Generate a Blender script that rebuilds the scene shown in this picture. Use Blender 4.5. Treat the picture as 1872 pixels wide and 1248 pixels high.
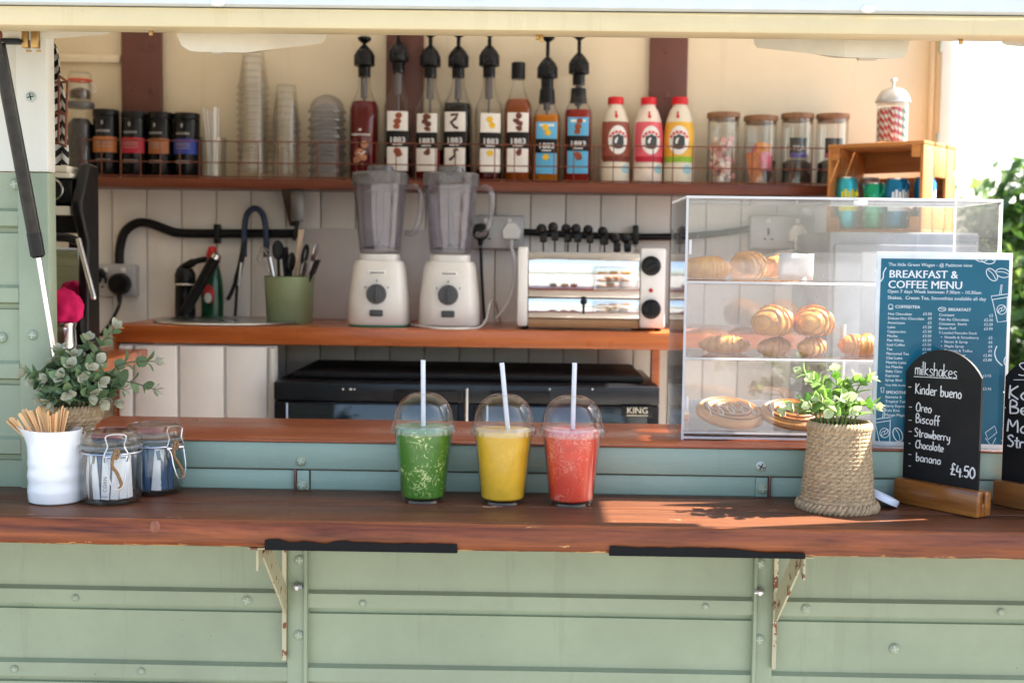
import bpy, bmesh, math, random
from math import sin, cos, pi, radians, atan2, sqrt
from mathutils import Vector, Matrix
random.seed(11)
sc = bpy.context.scene
for o in list(bpy.data.objects): bpy.data.objects.remove(o)

# ------------------------------------------------------------------ camera
CAMZ = 1.45
F = 2280.0                                   # focal length in photo pixels (1872 wide)
YAW, PITCH, ROLL = radians(.8), radians(3.89), radians(.75)
CR = Matrix.Rotation(YAW, 3, 'Z') @ Matrix.Rotation(pi/2-PITCH, 3, 'X') @ Matrix.Rotation(ROLL, 3, 'Z')
cd = bpy.data.cameras.new('camera'); cam = bpy.data.objects.new('camera', cd); sc.collection.objects.link(cam)
cd.sensor_width = 36.0; cd.lens = 36*F/1872; cd.clip_start = .05; cd.clip_end = 3000
cam.matrix_world = Matrix.Translation((0, 0, CAMZ)) @ CR.to_4x4()
cd.dof.use_dof = True; cd.dof.focus_distance = 1.90; cd.dof.aperture_fstop = 5.4
sc.camera = cam

# ------------------------------------------------------------------ sky, sun, exposure
SUN_EL, SUN_AZ = radians(48), radians(14)    # azimuth measured from +X towards +Y
w = bpy.data.worlds.new('World'); sc.world = w; w.use_nodes = True
nt = w.node_tree; nt.nodes.clear()
sk = nt.nodes.new('ShaderNodeTexSky'); sk.sky_type = 'NISHITA'; sk.sun_disc = False
sk.sun_elevation = SUN_EL; sk.sun_rotation = pi/2 - SUN_AZ; sk.dust_density = 2.5; sk.air_density = 1.0; sk.ozone_density = 1.0
bg = nt.nodes.new('ShaderNodeBackground'); bg.inputs['Strength'].default_value = .085
wo = nt.nodes.new('ShaderNodeOutputWorld')
nt.links.new(sk.outputs[0], bg.inputs[0]); nt.links.new(bg.outputs[0], wo.inputs[0])
ld = bpy.data.lights.new('sun', 'SUN'); ld.energy = 5.0; ld.angle = radians(.55); ld.color = (1, .94, .85)
sun = bpy.data.objects.new('sun', ld); sc.collection.objects.link(sun); sun.location = (5, 7, 6)
sd = Vector((cos(SUN_EL)*cos(SUN_AZ), cos(SUN_EL)*sin(SUN_AZ), sin(SUN_EL)))
sun.rotation_euler = sd.to_track_quat('Z', 'Y').to_euler()
vs = sc.view_settings; vs.view_transform = 'Standard'; vs.look = 'None'; vs.exposure = 2.63; vs.gamma = 1; vs.use_curve_mapping = False
sc.render.engine = 'CYCLES'
cy = sc.cycles; cy.use_denoising = True; cy.max_bounces = 10; cy.diffuse_bounces = 5; cy.glossy_bounces = 5
cy.transmission_bounces = 8; cy.transparent_max_bounces = 28; cy.caustics_reflective = False; cy.caustics_refractive = False
cy.sample_clamp_indirect = 6

# ------------------------------------------------------------------ pixel helpers
def ray(x, y): return CR @ Vector(((x-936)/F, -(y-624)/F, -1))
def P(x, y, Y):                               # the point seen at a photo pixel on the upright plane Y
    d = ray(x, y); return d*(Y/d.y) + Vector((0, 0, CAMZ))
def PZ(x, y, Z):                              # the point seen at a photo pixel on the level plane Z
    d = ray(x, y); return d*((Z-CAMZ)/d.z) + Vector((0, 0, CAMZ))
def XP(x, y, Y): return P(x, y, Y).x
def ZP(x, y, Y): return P(x, y, Y).z

YW = 1.98          # outer face of the trailer wall
YB = 3.42          # inside back wall
ZS = 1.070         # serving shelf top
ZC = 1.152         # inner counter top
ZB = 1.272         # back counter top
ZH = 1.645         # wall shelf top
ZF = .42           # trailer floor

# ------------------------------------------------------------------ materials
MATS = {}
def lk(nt, a, b): nt.links.new(a, b)
def newmat(name):
    m = bpy.data.materials.new(name); m.use_nodes = True; nt = m.node_tree; nt.nodes.clear()
    out = nt.nodes.new('ShaderNodeOutputMaterial'); MATS[name] = m
    return m, nt, out
def coords(nt, scale=(1, 1, 1)):
    tc = nt.nodes.new('ShaderNodeTexCoord'); mp = nt.nodes.new('ShaderNodeMapping'); mp.inputs['Scale'].default_value = scale
    oi = nt.nodes.new('ShaderNodeObjectInfo')
    ad = nt.nodes.new('ShaderNodeVectorMath'); ad.operation = 'ADD'
    cm = nt.nodes.new('ShaderNodeVectorMath'); cm.operation = 'SCALE'; cm.inputs['Scale'].default_value = 7.3
    lk(nt, oi.outputs['Random'], cm.inputs[0]); lk(nt, tc.outputs['Object'], ad.inputs[0]); lk(nt, cm.outputs[0], ad.inputs[1])
    lk(nt, ad.outputs[0], mp.inputs[0])
    return mp.outputs[0]
def noise(nt, vec, scale, detail=4, rough=.6, dist=0):
    n = nt.nodes.new('ShaderNodeTexNoise'); n.inputs['Scale'].default_value = scale; n.inputs['Detail'].default_value = detail
    n.inputs['Roughness'].default_value = rough; n.inputs['Distortion'].default_value = dist
    if vec: lk(nt, vec, n.inputs['Vector'])
    return n.outputs['Fac']
def ramp(nt, fac, stops):
    r = nt.nodes.new('ShaderNodeValToRGB'); e = r.color_ramp.elements
    while len(e) < len(stops): e.new(.5)
    for i, (p, c) in enumerate(stops): e[i].position = p; e[i].color = (*c, 1) if len(c) == 3 else c
    lk(nt, fac, r.inputs[0]); return r.outputs[0]
def mixc(nt, fac, a, b):
    m = nt.nodes.new('ShaderNodeMix'); m.data_type = 'RGBA'
    for s, v in ((0, fac), (6, a), (7, b)):
        if hasattr(v, 'is_output'): lk(nt, v, m.inputs[s])
        else: m.inputs[s].default_value = v if s == 0 else (*v, 1)
    return m.outputs[2]
def math_(nt, op, a, b=None):
    m = nt.nodes.new('ShaderNodeMath'); m.operation = op
    for s, v in ((0, a), (1, b)):
        if v is None: continue
        if hasattr(v, 'is_output'): lk(nt, v, m.inputs[s])
        else: m.inputs[s].default_value = v
    return m.outputs[0]
def bump(nt, h, strength, dist=.002):
    b = nt.nodes.new('ShaderNodeBump'); b.inputs['Strength'].default_value = strength; b.inputs['Distance'].default_value = dist
    lk(nt, h, b.inputs['Height']); return b.outputs[0]
def C(*rgb):                                   # sRGB 0-255 to linear
    return tuple(((v/255+.055)/1.055)**2.4 if v > 10 else v/255/12.92 for v in rgb)
def M(name, col, rough=.5, metal=0, var=.12, vs_=25, bmp=.1, bs=180, coat=0, sss=0, scale=(1, 1, 1), spec=.5, trans=0, rvar=.15, ior=1.45, tl=0):
    if name in MATS: return MATS[name]
    m, nt, out = newmat(name); b = nt.nodes.new('ShaderNodeBsdfPrincipled'); v = coords(nt, scale)
    n = noise(nt, v, vs_, 5)
    lo = tuple(max(0, c*(1-var)) for c in col); hi = tuple(min(1, c*(1+var)) for c in col)
    lk(nt, ramp(nt, n, [(.3, lo), (.7, hi)]), b.inputs['Base Color'])
    n2 = noise(nt, v, bs, 3)
    b.inputs['Metallic'].default_value = metal
    rr = nt.nodes.new('ShaderNodeMapRange'); rr.inputs[3].default_value = max(.02, rough*(1-rvar)); rr.inputs[4].default_value = min(1, rough*(1+rvar))
    lk(nt, noise(nt, v, vs_*2.3, 3), rr.inputs[0]); lk(nt, rr.outputs[0], b.inputs['Roughness'])
    b.inputs['Specular IOR Level'].default_value = spec; b.inputs['IOR'].default_value = ior
    if coat: b.inputs['Coat Weight'].default_value = coat; b.inputs['Coat Roughness'].default_value = .12
    if sss: b.inputs['Subsurface Weight'].default_value = sss; b.inputs['Subsurface Radius'].default_value = (.01, .006, .003); b.inputs['Subsurface Scale'].default_value = 1
    if trans: b.inputs['Transmission Weight'].default_value = trans
    if bmp: lk(nt, bump(nt, n2, bmp), b.inputs['Normal'])
    sh = b.outputs[0]
    if tl:
        t = nt.nodes.new('ShaderNodeBsdfTranslucent'); t.inputs[0].default_value = (*[min(1, c*1.6) for c in col], 1)
        mx = nt.nodes.new('ShaderNodeMixShader'); mx.inputs[0].default_value = tl; lk(nt, sh, mx.inputs[1]); lk(nt, t.outputs[0], mx.inputs[2]); sh = mx.outputs[0]
    lk(nt, sh, out.inputs[0]); return m
def GL(name, tint=(1, 1, 1), haze=.0, hazecol=(.9, .9, .9), refl=.6, rough=.03, base=.05, scr=0, edge=.62):
    """thin clear sheet: see-through, mirror-like at glancing angles, with an optional milky haze and scuffs"""
    if name in MATS: return MATS[name]
    m, nt, out = newmat(name); v = coords(nt)
    t = nt.nodes.new('ShaderNodeBsdfTransparent')
    l0 = nt.nodes.new('ShaderNodeLayerWeight'); l0.inputs[0].default_value = .5
    lk(nt, mixc(nt, math_(nt, 'POWER', l0.outputs['Facing'], 2.2), tint, tuple(c*edge for c in tint)), t.inputs[0])
    g = nt.nodes.new('ShaderNodeBsdfGlossy'); g.inputs['Roughness'].default_value = rough
    lw = nt.nodes.new('ShaderNodeLayerWeight'); lw.inputs[0].default_value = .5
    f = math_(nt, 'POWER', lw.outputs['Facing'], 3.5); f = math_(nt, 'MULTIPLY', f, refl); f = math_(nt, 'ADD', f, base)
    mx = nt.nodes.new('ShaderNodeMixShader'); lk(nt, f, mx.inputs[0]); lk(nt, t.outputs[0], mx.inputs[1]); lk(nt, g.outputs[0], mx.inputs[2])
    sh = mx.outputs[0]
    if haze or scr:
        d = nt.nodes.new('ShaderNodeBsdfDiffuse'); d.inputs[0].default_value = (*hazecol, 1)
        tr = nt.nodes.new('ShaderNodeBsdfTranslucent'); tr.inputs[0].default_value = (*hazecol, 1)
        ad = nt.nodes.new('ShaderNodeMixShader'); ad.inputs[0].default_value = .5; lk(nt, d.outputs[0], ad.inputs[1]); lk(nt, tr.outputs[0], ad.inputs[2])
        n = noise(nt, v, 14, 5, .65); rr = nt.nodes.new('ShaderNodeMapRange'); rr.inputs[1].default_value = .3; rr.inputs[2].default_value = .75
        rr.inputs[3].default_value = haze*.4; rr.inputs[4].default_value = haze*1.6; lk(nt, n, rr.inputs[0]); hz = rr.outputs[0]
        if scr:
            sp = noise(nt, v, 260, 2, .5); s2 = math_(nt, 'GREATER_THAN', sp, .72); s2 = math_(nt, 'MULTIPLY', s2, scr); hz = math_(nt, 'ADD', hz, s2)
        m2 = nt.nodes.new('ShaderNodeMixShader'); lk(nt, hz, m2.inputs[0]); lk(nt, sh, m2.inputs[1]); lk(nt, ad.outputs[0], m2.inputs[2]); sh = m2.outputs[0]
    lk(nt, sh, out.inputs[0]); return m
def WOOD(name, dark, light, axis=0, gs=18, rough=.35, coat=.3, bmp=.15, worn=None, var=.25):
    """varnished timber with grain along one axis"""
    if name in MATS: return MATS[name]
    m, nt, out = newmat(name); b = nt.nodes.new('ShaderNodeBsdfPrincipled')
    s = [1, 1, 1]; s[axis] = .06; v = coords(nt, tuple(s))
    n1 = noise(nt, v, gs, 6, .65, 1.2); n2 = noise(nt, v, gs*6, 4, .6)
    n = math_(nt, 'ADD', math_(nt, 'MULTIPLY', n1, .7), math_(nt, 'MULTIPLY', n2, .3))
    col = ramp(nt, n, [(.32, dark), (.5, tuple((a+c)/2 for a, c in zip(dark, light))), (.68, light)])
    big = noise(nt, coords(nt), 3, 3); col = mixc(nt, math_(nt, 'MULTIPLY', big, var), col, tuple(c*.45 for c in dark))
    if worn:
        zlo, zhi, wc = worn; tc = nt.nodes.new('ShaderNodeNewGeometry'); sx = nt.nodes.new('ShaderNodeSeparateXYZ'); lk(nt, tc.outputs['Position'], sx.inputs[0])
        mr = nt.nodes.new('ShaderNodeMapRange'); mr.inputs[1].default_value = zhi; mr.inputs[2].default_value = zlo; lk(nt, sx.outputs[2], mr.inputs[0])
        wn = noise(nt, coords(nt, (.3, 1, 1)), 75, 6, .75); k = math_(nt, 'ADD', wn, math_(nt, 'MULTIPLY', mr.outputs[0], .42)); k = math_(nt, 'GREATER_THAN', k, .84)
        sp = noise(nt, coords(nt, (.2, 1, 1)), 70, 5, .7); k2 = math_(nt, 'GREATER_THAN', sp, .672); k = math_(nt, 'MAXIMUM', k, math_(nt, 'MULTIPLY', k2, .7))
        col = mixc(nt, k, col, wc)
    lk(nt, col, b.inputs['Base Color']); b.inputs['Roughness'].default_value = rough
    rr = nt.nodes.new('ShaderNodeMapRange'); rr.inputs[3].default_value = rough*.7; rr.inputs[4].default_value = rough*1.4; lk(nt, noise(nt, coords(nt), 12, 5), rr.inputs[0]); lk(nt, rr.outputs[0], b.inputs['Roughness'])
    b.inputs['Coat Weight'].default_value = coat; b.inputs['Coat Roughness'].default_value = .2; b.inputs['Specular IOR Level'].default_value = .28
    lk(nt, bump(nt, n, bmp), b.inputs['Normal']); lk(nt, b.outputs[0], out.inputs[0]); return m
def PAINT(name, col, chip=(.25, .17, .1), rough=.45, chips=.0, grime=.12, bmp=.12, stretch=(1, 1, 1), streak=.10):
    """brushed-on paint with grime patches, brush marks and optional chips"""
    if name in MATS: return MATS[name]
    m, nt, out = newmat(name); b = nt.nodes.new('ShaderNodeBsdfPrincipled'); v = coords(nt, stretch)
    g = noise(nt, coords(nt), 4, 6, .65); c1 = ramp(nt, g, [(.3, tuple(c*(1-grime) for c in col)), (.65, tuple(min(1, c*(1+grime*.5)) for c in col))])
    sp = noise(nt, coords(nt), 120, 2, .5); k = math_(nt, 'GREATER_THAN', sp, .775)
    col2 = mixc(nt, math_(nt, 'MULTIPLY', k, .6), c1, tuple(c*.35 for c in col))
    st = noise(nt, coords(nt, (1, 1, .07)), 26, 5, .7); col2 = mixc(nt, math_(nt, 'MULTIPLY', math_(nt, 'GREATER_THAN', st, .60), streak), col2, tuple(c*.62 for c in col))
    if chips:
        cn = noise(nt, coords(nt), 45, 6, .7); kk = math_(nt, 'GREATER_THAN', cn, 1-chips); col2 = mixc(nt, kk, col2, chip)
    lk(nt, col2, b.inputs['Base Color'])
    rr = nt.nodes.new('ShaderNodeMapRange'); rr.inputs[3].default_value = rough*.8; rr.inputs[4].default_value = rough*1.3; lk(nt, g, rr.inputs[0]); lk(nt, rr.outputs[0], b.inputs['Roughness'])
    bn = noise(nt, coords(nt, (.15, 1, 1)), 160, 3); lk(nt, bump(nt, math_(nt, 'ADD', bn, math_(nt, 'MULTIPLY', g, 4)), bmp), b.inputs['Normal'])
    lk(nt, b.outputs[0], out.inputs[0]); return m

# ------------------------------------------------------------------ mesh collector
col = sc.collection
def thing(name, label, cat, loc=(0, 0, 0), rz=0, group=None):
    o = bpy.data.objects.new(name, None); col.objects.link(o); o.location = loc; o.rotation_euler = (0, 0, rz); o.empty_display_size = .05
    o['label'] = label; o['category'] = cat
    if group: o['group'] = group
    return o
def tag(o, label, cat, group=None):
    o['label'] = label; o['category'] = cat
    if group: o['group'] = group
    return o
class MB:
    def __init__(s): s.v = []; s.f = []; s.m = []; s.mi = 0
    def add(s, vs, fs):
        b = len(s.v); s.v += [Vector(v) for v in vs]; s.f += [tuple(i+b for i in f) for f in fs]; s.m += [s.mi]*len(fs); return s
    def mat(s, i): s.mi = i; return s
    def box(s, a, b):
        (x0, y0, z0), (x1, y1, z1) = a, b
        return s.add([(x0, y0, z0), (x1, y0, z0), (x1, y1, z0), (x0, y1, z0), (x0, y0, z1), (x1, y0, z1), (x1, y1, z1), (x0, y1, z1)],
                     [(0, 3, 2, 1), (4, 5, 6, 7), (0, 1, 5, 4), (1, 2, 6, 5), (2, 3, 7, 6), (3, 0, 4, 7)])
    def rbox(s, a, b, r=.003, seg=2):
        bm = bmesh.new(); bmesh.ops.create_cube(bm, size=1)
        for v in bm.verts: v.co = Vector([(a[i]+b[i])/2 + v.co[i]*(b[i]-a[i]) for i in range(3)])
        bmesh.ops.bevel(bm, geom=bm.edges[:], offset=r, segments=seg, affect='EDGES', profile=.5)
        bm.verts.index_update(); s.add([v.co.copy() for v in bm.verts], [[v.index for v in f.verts] for f in bm.faces]); bm.free(); return s
    def lathe(s, prof, n=24, c=(0, 0, 0), sq=0, sx=1, sy=1, cap0=True, cap1=True):
        c = Vector(c); vs = []; fs = []
        for (r, z) in prof:
            for i in range(n):
                a = 2*pi*i/n; k = 1
                if sq: k = 1/((abs(cos(a))**sq + abs(sin(a))**sq)**(1/sq))
                vs.append(c + Vector((r*k*cos(a)*sx, r*k*sin(a)*sy, z)))
        for j in range(len(prof)-1):
            for i in range(n): fs.append((j*n+i, j*n+(i+1) % n, (j+1)*n+(i+1) % n, (j+1)*n+i))
        if cap0 and prof[0][0] > 1e-5: fs.append(tuple(reversed(range(n))))
        if cap1 and prof[-1][0] > 1e-5: fs.append(tuple((len(prof)-1)*n+i for i in range(n)))
        return s.add(vs, fs)
    def tube(s, pts, r, n=8, closed=False, caps=True):
        pts = [Vector(p) for p in pts]; m = len(pts); rs = r if isinstance(r, (list, tuple)) else [r]*m
        vs = []; fs = []; up = None
        for i, p in enumerate(pts):
            t = (pts[(i+1) % m]-pts[i-1]) if closed else (pts[min(i+1, m-1)]-pts[max(i-1, 0)])
            t = t.normalized() if t.length > 1e-9 else Vector((0, 0, 1))
            if up is None: up = t.orthogonal().normalized()
            up = (up - t*up.dot(t)); up = up.normalized() if up.length > 1e-6 else t.orthogonal().normalized()
            bi = t.cross(up)
            for k in range(n): a = 2*pi*k/n; vs.append(p + (up*cos(a)+bi*sin(a))*rs[i])
        for j in range(m if closed else m-1):
            q = (j+1) % m
            for k in range(n): fs.append((j*n+k, j*n+(k+1) % n, q*n+(k+1) % n, q*n+k))
        if caps and not closed: fs.append(tuple(reversed(range(n)))); fs.append(tuple((m-1)*n+k for k in range(n)))
        return s.add(vs, fs)
    def cyl(s, a, b, r, r1=None, n=20): return s.tube([a, b], [r, r if r1 is None else r1], n)
    def prism(s, poly, d0, d1, axis=1):           # polygon in the two other axes, extruded along axis
        n = len(poly); vs = []
        for d in (d0, d1):
            for (u, v) in poly: vs.append({0: (d, u, v), 1: (u, d, v), 2: (u, v, d)}[axis])
        fs = [tuple(range(n)), tuple(reversed(range(n, 2*n)))] + [(i, i+n, (i+1) % n+n, (i+1) % n) for i in range(n)]
        return s.add(vs, fs)
    def ball(s, c, r, n=12, m=8):
        r = r if isinstance(r, (tuple, list)) else (r, r, r); c = Vector(c); vs = []; fs = []
        for j in range(1, m):
            for i in range(n): a = 2*pi*i/n; t = pi*j/m; vs.append(c+Vector((r[0]*sin(t)*cos(a), r[1]*sin(t)*sin(a), -r[2]*cos(t))))
        vs += [c-Vector((0, 0, r[2])), c+Vector((0, 0, r[2]))]; B = len(vs)-2
        for j in range(m-2):
            for i in range(n): fs.append((j*n+i, j*n+(i+1) % n, (j+1)*n+(i+1) % n, (j+1)*n+i))
        for i in range(n): fs.append((B, (i+1) % n, i)); fs.append((B+1, (m-2)*n+i, (m-2)*n+(i+1) % n))
        return s.add(vs, fs)
    def torus(s, c, R, r, n=32, k=8, sx=1, sy=1):
        return s.tube([Vector(c)+Vector((R*cos(2*pi*i/n)*sx, R*sin(2*pi*i/n)*sy, 0)) for i in range(n)], r, k, closed=True)
    def xf(s, mtx, i0=0):
        for i in range(i0, len(s.v)): s.v[i] = mtx @ s.v[i]
        return s
    def mesh(s, name, mats, smooth=35):
        me = bpy.data.meshes.new(name); me.from_pydata([tuple(v) for v in s.v], [], s.f)
        for m in (mats if isinstance(mats, (list, tuple)) else [mats]): me.materials.append(m)
        if any(s.m): me.polygons.foreach_set('material_index', s.m)
        bm = bmesh.new(); bm.from_mesh(me); bmesh.ops.recalc_face_normals(bm, faces=bm.faces[:]); bm.to_mesh(me); bm.free()
        if smooth:
            me.polygons.foreach_set('use_smooth', [True]*len(me.polygons)); me.set_sharp_from_angle(angle=radians(smooth))
        me.update(); return me
    def build(s, name, mats, parent=None, world=False, smooth=35, loc=None, rz=0, bevel=0):
        if world and parent is not None:
            # vertices were given in world coordinates: take them into the frame of the thing at the top
            chain = []; p = parent
            while p is not None: chain.append(p); p = p.parent
            mt = Matrix.Identity(4)
            for q in reversed(chain): mt = mt @ Matrix.LocRotScale(q.location, q.rotation_euler, q.scale)
            s.xf(mt.inverted())
        o = bpy.data.objects.new(name, s.mesh(name, mats, smooth)); col.objects.link(o)
        if parent is not None: o.parent = parent
        if loc is not None: o.location = loc
        o.rotation_euler = (0, 0, rz)
        if bevel:
            b = o.modifiers.new('edge', 'BEVEL'); b.width = bevel; b.segments = 2; b.limit_method = 'ANGLE'; b.angle_limit = radians(40)
        return o
def clone(o, parent=None, loc=None, rot=None, label=None):
    c = o.copy(); col.objects.link(c); c.parent = parent
    if loc is not None: c.location = loc
    if rot is not None: c.rotation_euler = rot
    if label: c['label'] = label
    for ch in list(o.children): clone(ch, c)
    return c
def arc(cx, cz, r, a0, a1, n): return [(cx+r*cos(radians(a0+(a1-a0)*i/n)), cz+r*sin(radians(a0+(a1-a0)*i/n))) for i in range(n+1)]
def spline(pts, n=6):
    pts = [Vector(p) for p in pts]; out = []
    for i in range(len(pts)-1):
        p0, p1, p2, p3 = pts[max(i-1, 0)], pts[i], pts[i+1], pts[min(i+2, len(pts)-1)]
        for k in range(n):
            t = k/n; out.append(.5*((2*p1)+(p2-p0)*t+(2*p0-5*p1+4*p2-p3)*t*t+(3*p1-p0-3*p2+p3)*t**3))
    out.append(pts[-1]); return out

# ------------------------------------------------------------------ flat print
_TX = {}
def text2d(s, size=1, align='LEFT', shear=0, bold=0):
    key = (s, align, shear, bold)
    if key not in _TX:
        cu = bpy.data.curves.new('t', 'FONT'); cu.body = s; cu.size = 1; cu.align_x = align; cu.resolution_u = 2; cu.shear = shear; cu.offset = bold
        ob = bpy.data.objects.new('t', cu); col.objects.link(ob)
        dg = bpy.context.evaluated_depsgraph_get(); me = ob.evaluated_get(dg).to_mesh()
        _TX[key] = ([(v.co.x, v.co.y) for v in me.vertices], [tuple(p.vertices) for p in me.polygons])
        ob.evaluated_get(dg).to_mesh_clear(); bpy.data.objects.remove(ob); bpy.data.curves.remove(cu)
    v, f = _TX[key]; return [(x*size, y*size) for x, y in v], f
def rect2d(x0, x1, y0, y1, n=6, ny=1):
    v = []; f = []
    if ny > 1:
        for j in range(ny+1):
            for i in range(n+1): v.append((x0+(x1-x0)*i/n, y0+(y1-y0)*j/ny))
        return v, [(j*(n+1)+i, j*(n+1)+i+1, (j+1)*(n+1)+i+1, (j+1)*(n+1)+i) for j in range(ny) for i in range(n)]
    for i in range(n+1): x = x0+(x1-x0)*i/n; v += [(x, y0), (x, y1)]
    for i in range(n): f.append((2*i, 2*i+2, 2*i+3, 2*i+1))
    return v, f
def ell2d(cx, cy, rx, ry, n=20, wob=0, rings=2):
    v = [(cx, cy)]; f = []; ks = [1+random.uniform(-wob, wob) for i in range(n)]
    for j in range(1, rings+1):
        for i in range(n): a = 2*pi*i/n; k = ks[i]*j/rings; v.append((cx+rx*k*cos(a), cy+ry*k*sin(a)))
    for i in range(n): f.append((0, 1+i, 1+(i+1) % n))
    for j in range(rings-1):
        for i in range(n): f.append((1+j*n+i, 1+(j+1)*n+i, 1+(j+1)*n+(i+1) % n, 1+j*n+(i+1) % n))
    return v, f
def ringseg2d(cx, cy, r0, r1, a0, a1, n=10):
    v = []; f = []
    for i in range(n+1): a = radians(a0+(a1-a0)*i/n); v += [(cx+r0*cos(a), cy+r0*sin(a)), (cx+r1*cos(a), cy+r1*sin(a))]
    for i in range(n): f.append((2*i, 2*i+1, 2*i+3, 2*i+2))
    return v, f
def line2d(pts, w):
    v = []; f = []; n = len(pts)
    for i, p in enumerate(pts):
        a = pts[max(i-1, 0)]; b = pts[min(i+1, n-1)]; dx, dy = b[0]-a[0], b[1]-a[1]; L = sqrt(dx*dx+dy*dy) or 1
        v += [(p[0]-dy/L*w/2, p[1]+dx/L*w/2), (p[0]+dy/L*w/2, p[1]-dx/L*w/2)]
    for i in range(n-1): f.append((2*i, 2*i+1, 2*i+3, 2*i+2))
    return v, f
def flat(mb, vf, ox=0, oz=0, y=0):                 # print on the plane y = const that faces -y
    v, f = vf; mb.add([(ox+a, y, oz+b) for a, b in v], f); return mb
def prad(prof, z):
    for (r0, z0), (r1, z1) in zip(prof, prof[1:]):
        if z0 <= z <= z1 and z1 > z0: return r0+(r1-r0)*(z-z0)/(z1-z0)
    return prof[-1][0] if z > prof[-1][1] else prof[0][0]
def wrap(mb, vf, prof, off=.0006, ang=0, sq=0):      # print wrapped round a lathe, front at -y
    v, f = vf; out = []
    for (a, z) in v:
        r = prad(prof, z); th = a/r+ang; q = 1
        if sq: q = 1/((abs(sin(th))**sq+abs(cos(th))**sq)**(1/sq))
        out.append(((r*q+off)*sin(th), -(r*q+off)*cos(th), z))
    mb.add(out, f); return mb

# ================================================================== setting
GREEN = PAINT('green_paint', (.30, .345, .225), grime=.16, streak=.15, chips=.245, chip=(.16, .15, .10), bmp=.10)
GREENB = PAINT('green_board_paint', (.29, .385, .30), chips=.27, grime=.12, bmp=.25)
CREAM = PAINT('cream_paint', (.80, .69, .495), grime=.05, bmp=.06)
CREAMB = PAINT('cream_beam_paint', (.66, .535, .30), grime=.10, bmp=.15, chips=.24, chip=(.5, .38, .2))
WHITEP = PAINT('white_paint', (.68, .655, .56), grime=.06, bmp=.1)
PLANKW = PAINT('plank_paint', (.84, .80, .745), grime=.09, bmp=.14)
BROWNP = PAINT('brown_paint', C(104, 62, 52), grime=.12, bmp=.1, rough=.4)
BLACK = M('black_plastic', (.005, .005, .006), .32, var=.25, spec=.35)
BLACKM = M('black_matt', (.007, .007, .0075), .55, var=.3, spec=.3)
CHROME = M('chrome', (.72, .72, .73), .12, 1, var=.05, bmp=.02)
STEEL = M('brushed_steel', (.62, .62, .62), .3, 1, var=.08, bmp=.05)
GALV = M('galvanised_screw', (.45, .5, .42), .5, .3, var=.3)
RUST = M('rusty_wire', C(118, 66, 46), .6, .2, var=.4, vs_=90)
WHITEPL = M('white_plastic', (.82, .81, .78), .3, var=.03, bmp=.02)
CERAMIC = M('white_ceramic', (.86, .85, .82), .12, var=.02, bmp=.02, coat=.5)
GLASS = GL('clear_glass', (.985, .992, .99), refl=.95, base=.06, edge=.84)

# ground: one sheet to the horizon
gm, nt, out = newmat('ground_gravel'); b = nt.nodes.new('ShaderNodeBsdfPrincipled'); b.inputs['Roughness'].default_value = .95
n1 = noise(nt, coords(nt), .8, 8, .7); n2 = noise(nt, coords(nt), 40, 4)
lk(nt, ramp(nt, math_(nt, 'ADD', math_(nt, 'MULTIPLY', n1, .6), math_(nt, 'MULTIPLY', n2, .4)), [(.35, (.16, .157, .15)), (.55, (.20, .196, .188)), (.7, (.26, .253, .24))]), b.inputs['Base Color'])
lk(nt, bump(nt, n2, .6, .02), b.inputs['Normal']); lk(nt, b.outputs[0], out.inputs[0])
g = MB(); K = 40
gv = []
for j in range(K+1):
    for i in range(K+1):
        x = ((i/K-.5)*2); y = ((j/K-.5)*2); x = x*abs(x)*900; y = y*abs(y)*900
        gv.append((x, y, 0 if abs(x) < 6 and abs(y) < 6 else .05*sin(x*.3)*cos(y*.23)-.02))
g.add(gv, [(j*(K+1)+i, j*(K+1)+i+1, (j+1)*(K+1)+i+1, (j+1)*(K+1)+i) for j in range(K) for i in range(K)])
o = g.build('ground', gm); o['kind'] = 'structure'

# ================================================================== the trailer
XL, XR = -1.42, 1.22           # ends of the body
TR = thing('food_trailer', 'sage green and cream horsebox style food trailer with its serving hatch open', 'trailer', (0, 2.7, 0))
XPIL0, XPIL1 = XP(40, 600, YW), XP(91, 600, YW-.012)
ZPNT = ZP(60, 316, YW)
RIB = .1212
def clad(x0, x1, z0, z1, ref):
    prof = []; z = ref
    while z-RIB > z0-.1: z -= RIB
    prof.append((0, z0))
    while z < z1+.01:
        for dz, dy in ((-.0345, 0), (-.0335, -.006), (-.0265, -.006), (-.0225, .0085), (.0, .0085), (.005, 0)):
            if z0 < z+dz < z1: prof.append((dy, z+dz))
        z += RIB
    prof.append((0, z1)); m = MB(); vs = []
    nx = 14
    for i in range(nx+1):
        x = x0+(x1-x0)*i/nx
        for dy, zz in prof: vs.append((x, YW-dy+.0012*sin(x*7+zz*9), zz))
    n = len(prof)
    m.add(vs, [(i*n+j, (i+1)*n+j, (i+1)*n+j+1, i*n+j+1) for i in range(nx) for j in range(n-1)])
    for x in (x0, x1): pass
    return m
ZREF = ZP(640, 1083, YW)
PA, PB = XP(546, 1100, YW), XP(1393, 1110, YW)
for x0, x1 in ((XL, PA-.012), (PA+.012, PB-.012), (PB+.012, XR)):
    clad(x0, x1, .42, ZS-.012, ZREF).build('cladding_panel', GREEN, TR, True, smooth=20)
clad(XL, XPIL0-.001, ZS-.01, ZPNT, ZREF).build('cladding_panel', GREEN, TR, True, smooth=20)
MB().box((XL, YW-.001, ZPNT+.002), (XPIL0-.001, YW+.02, 2.15)).build('upper_panel', WHITEP, TR, True)
MB().box((XL, YW+.012, .42), (XR, YW+.03, ZC-.03)).build('front_wall', M('bare_board', (.2, .15, .1), .8), TR, True)
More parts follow.
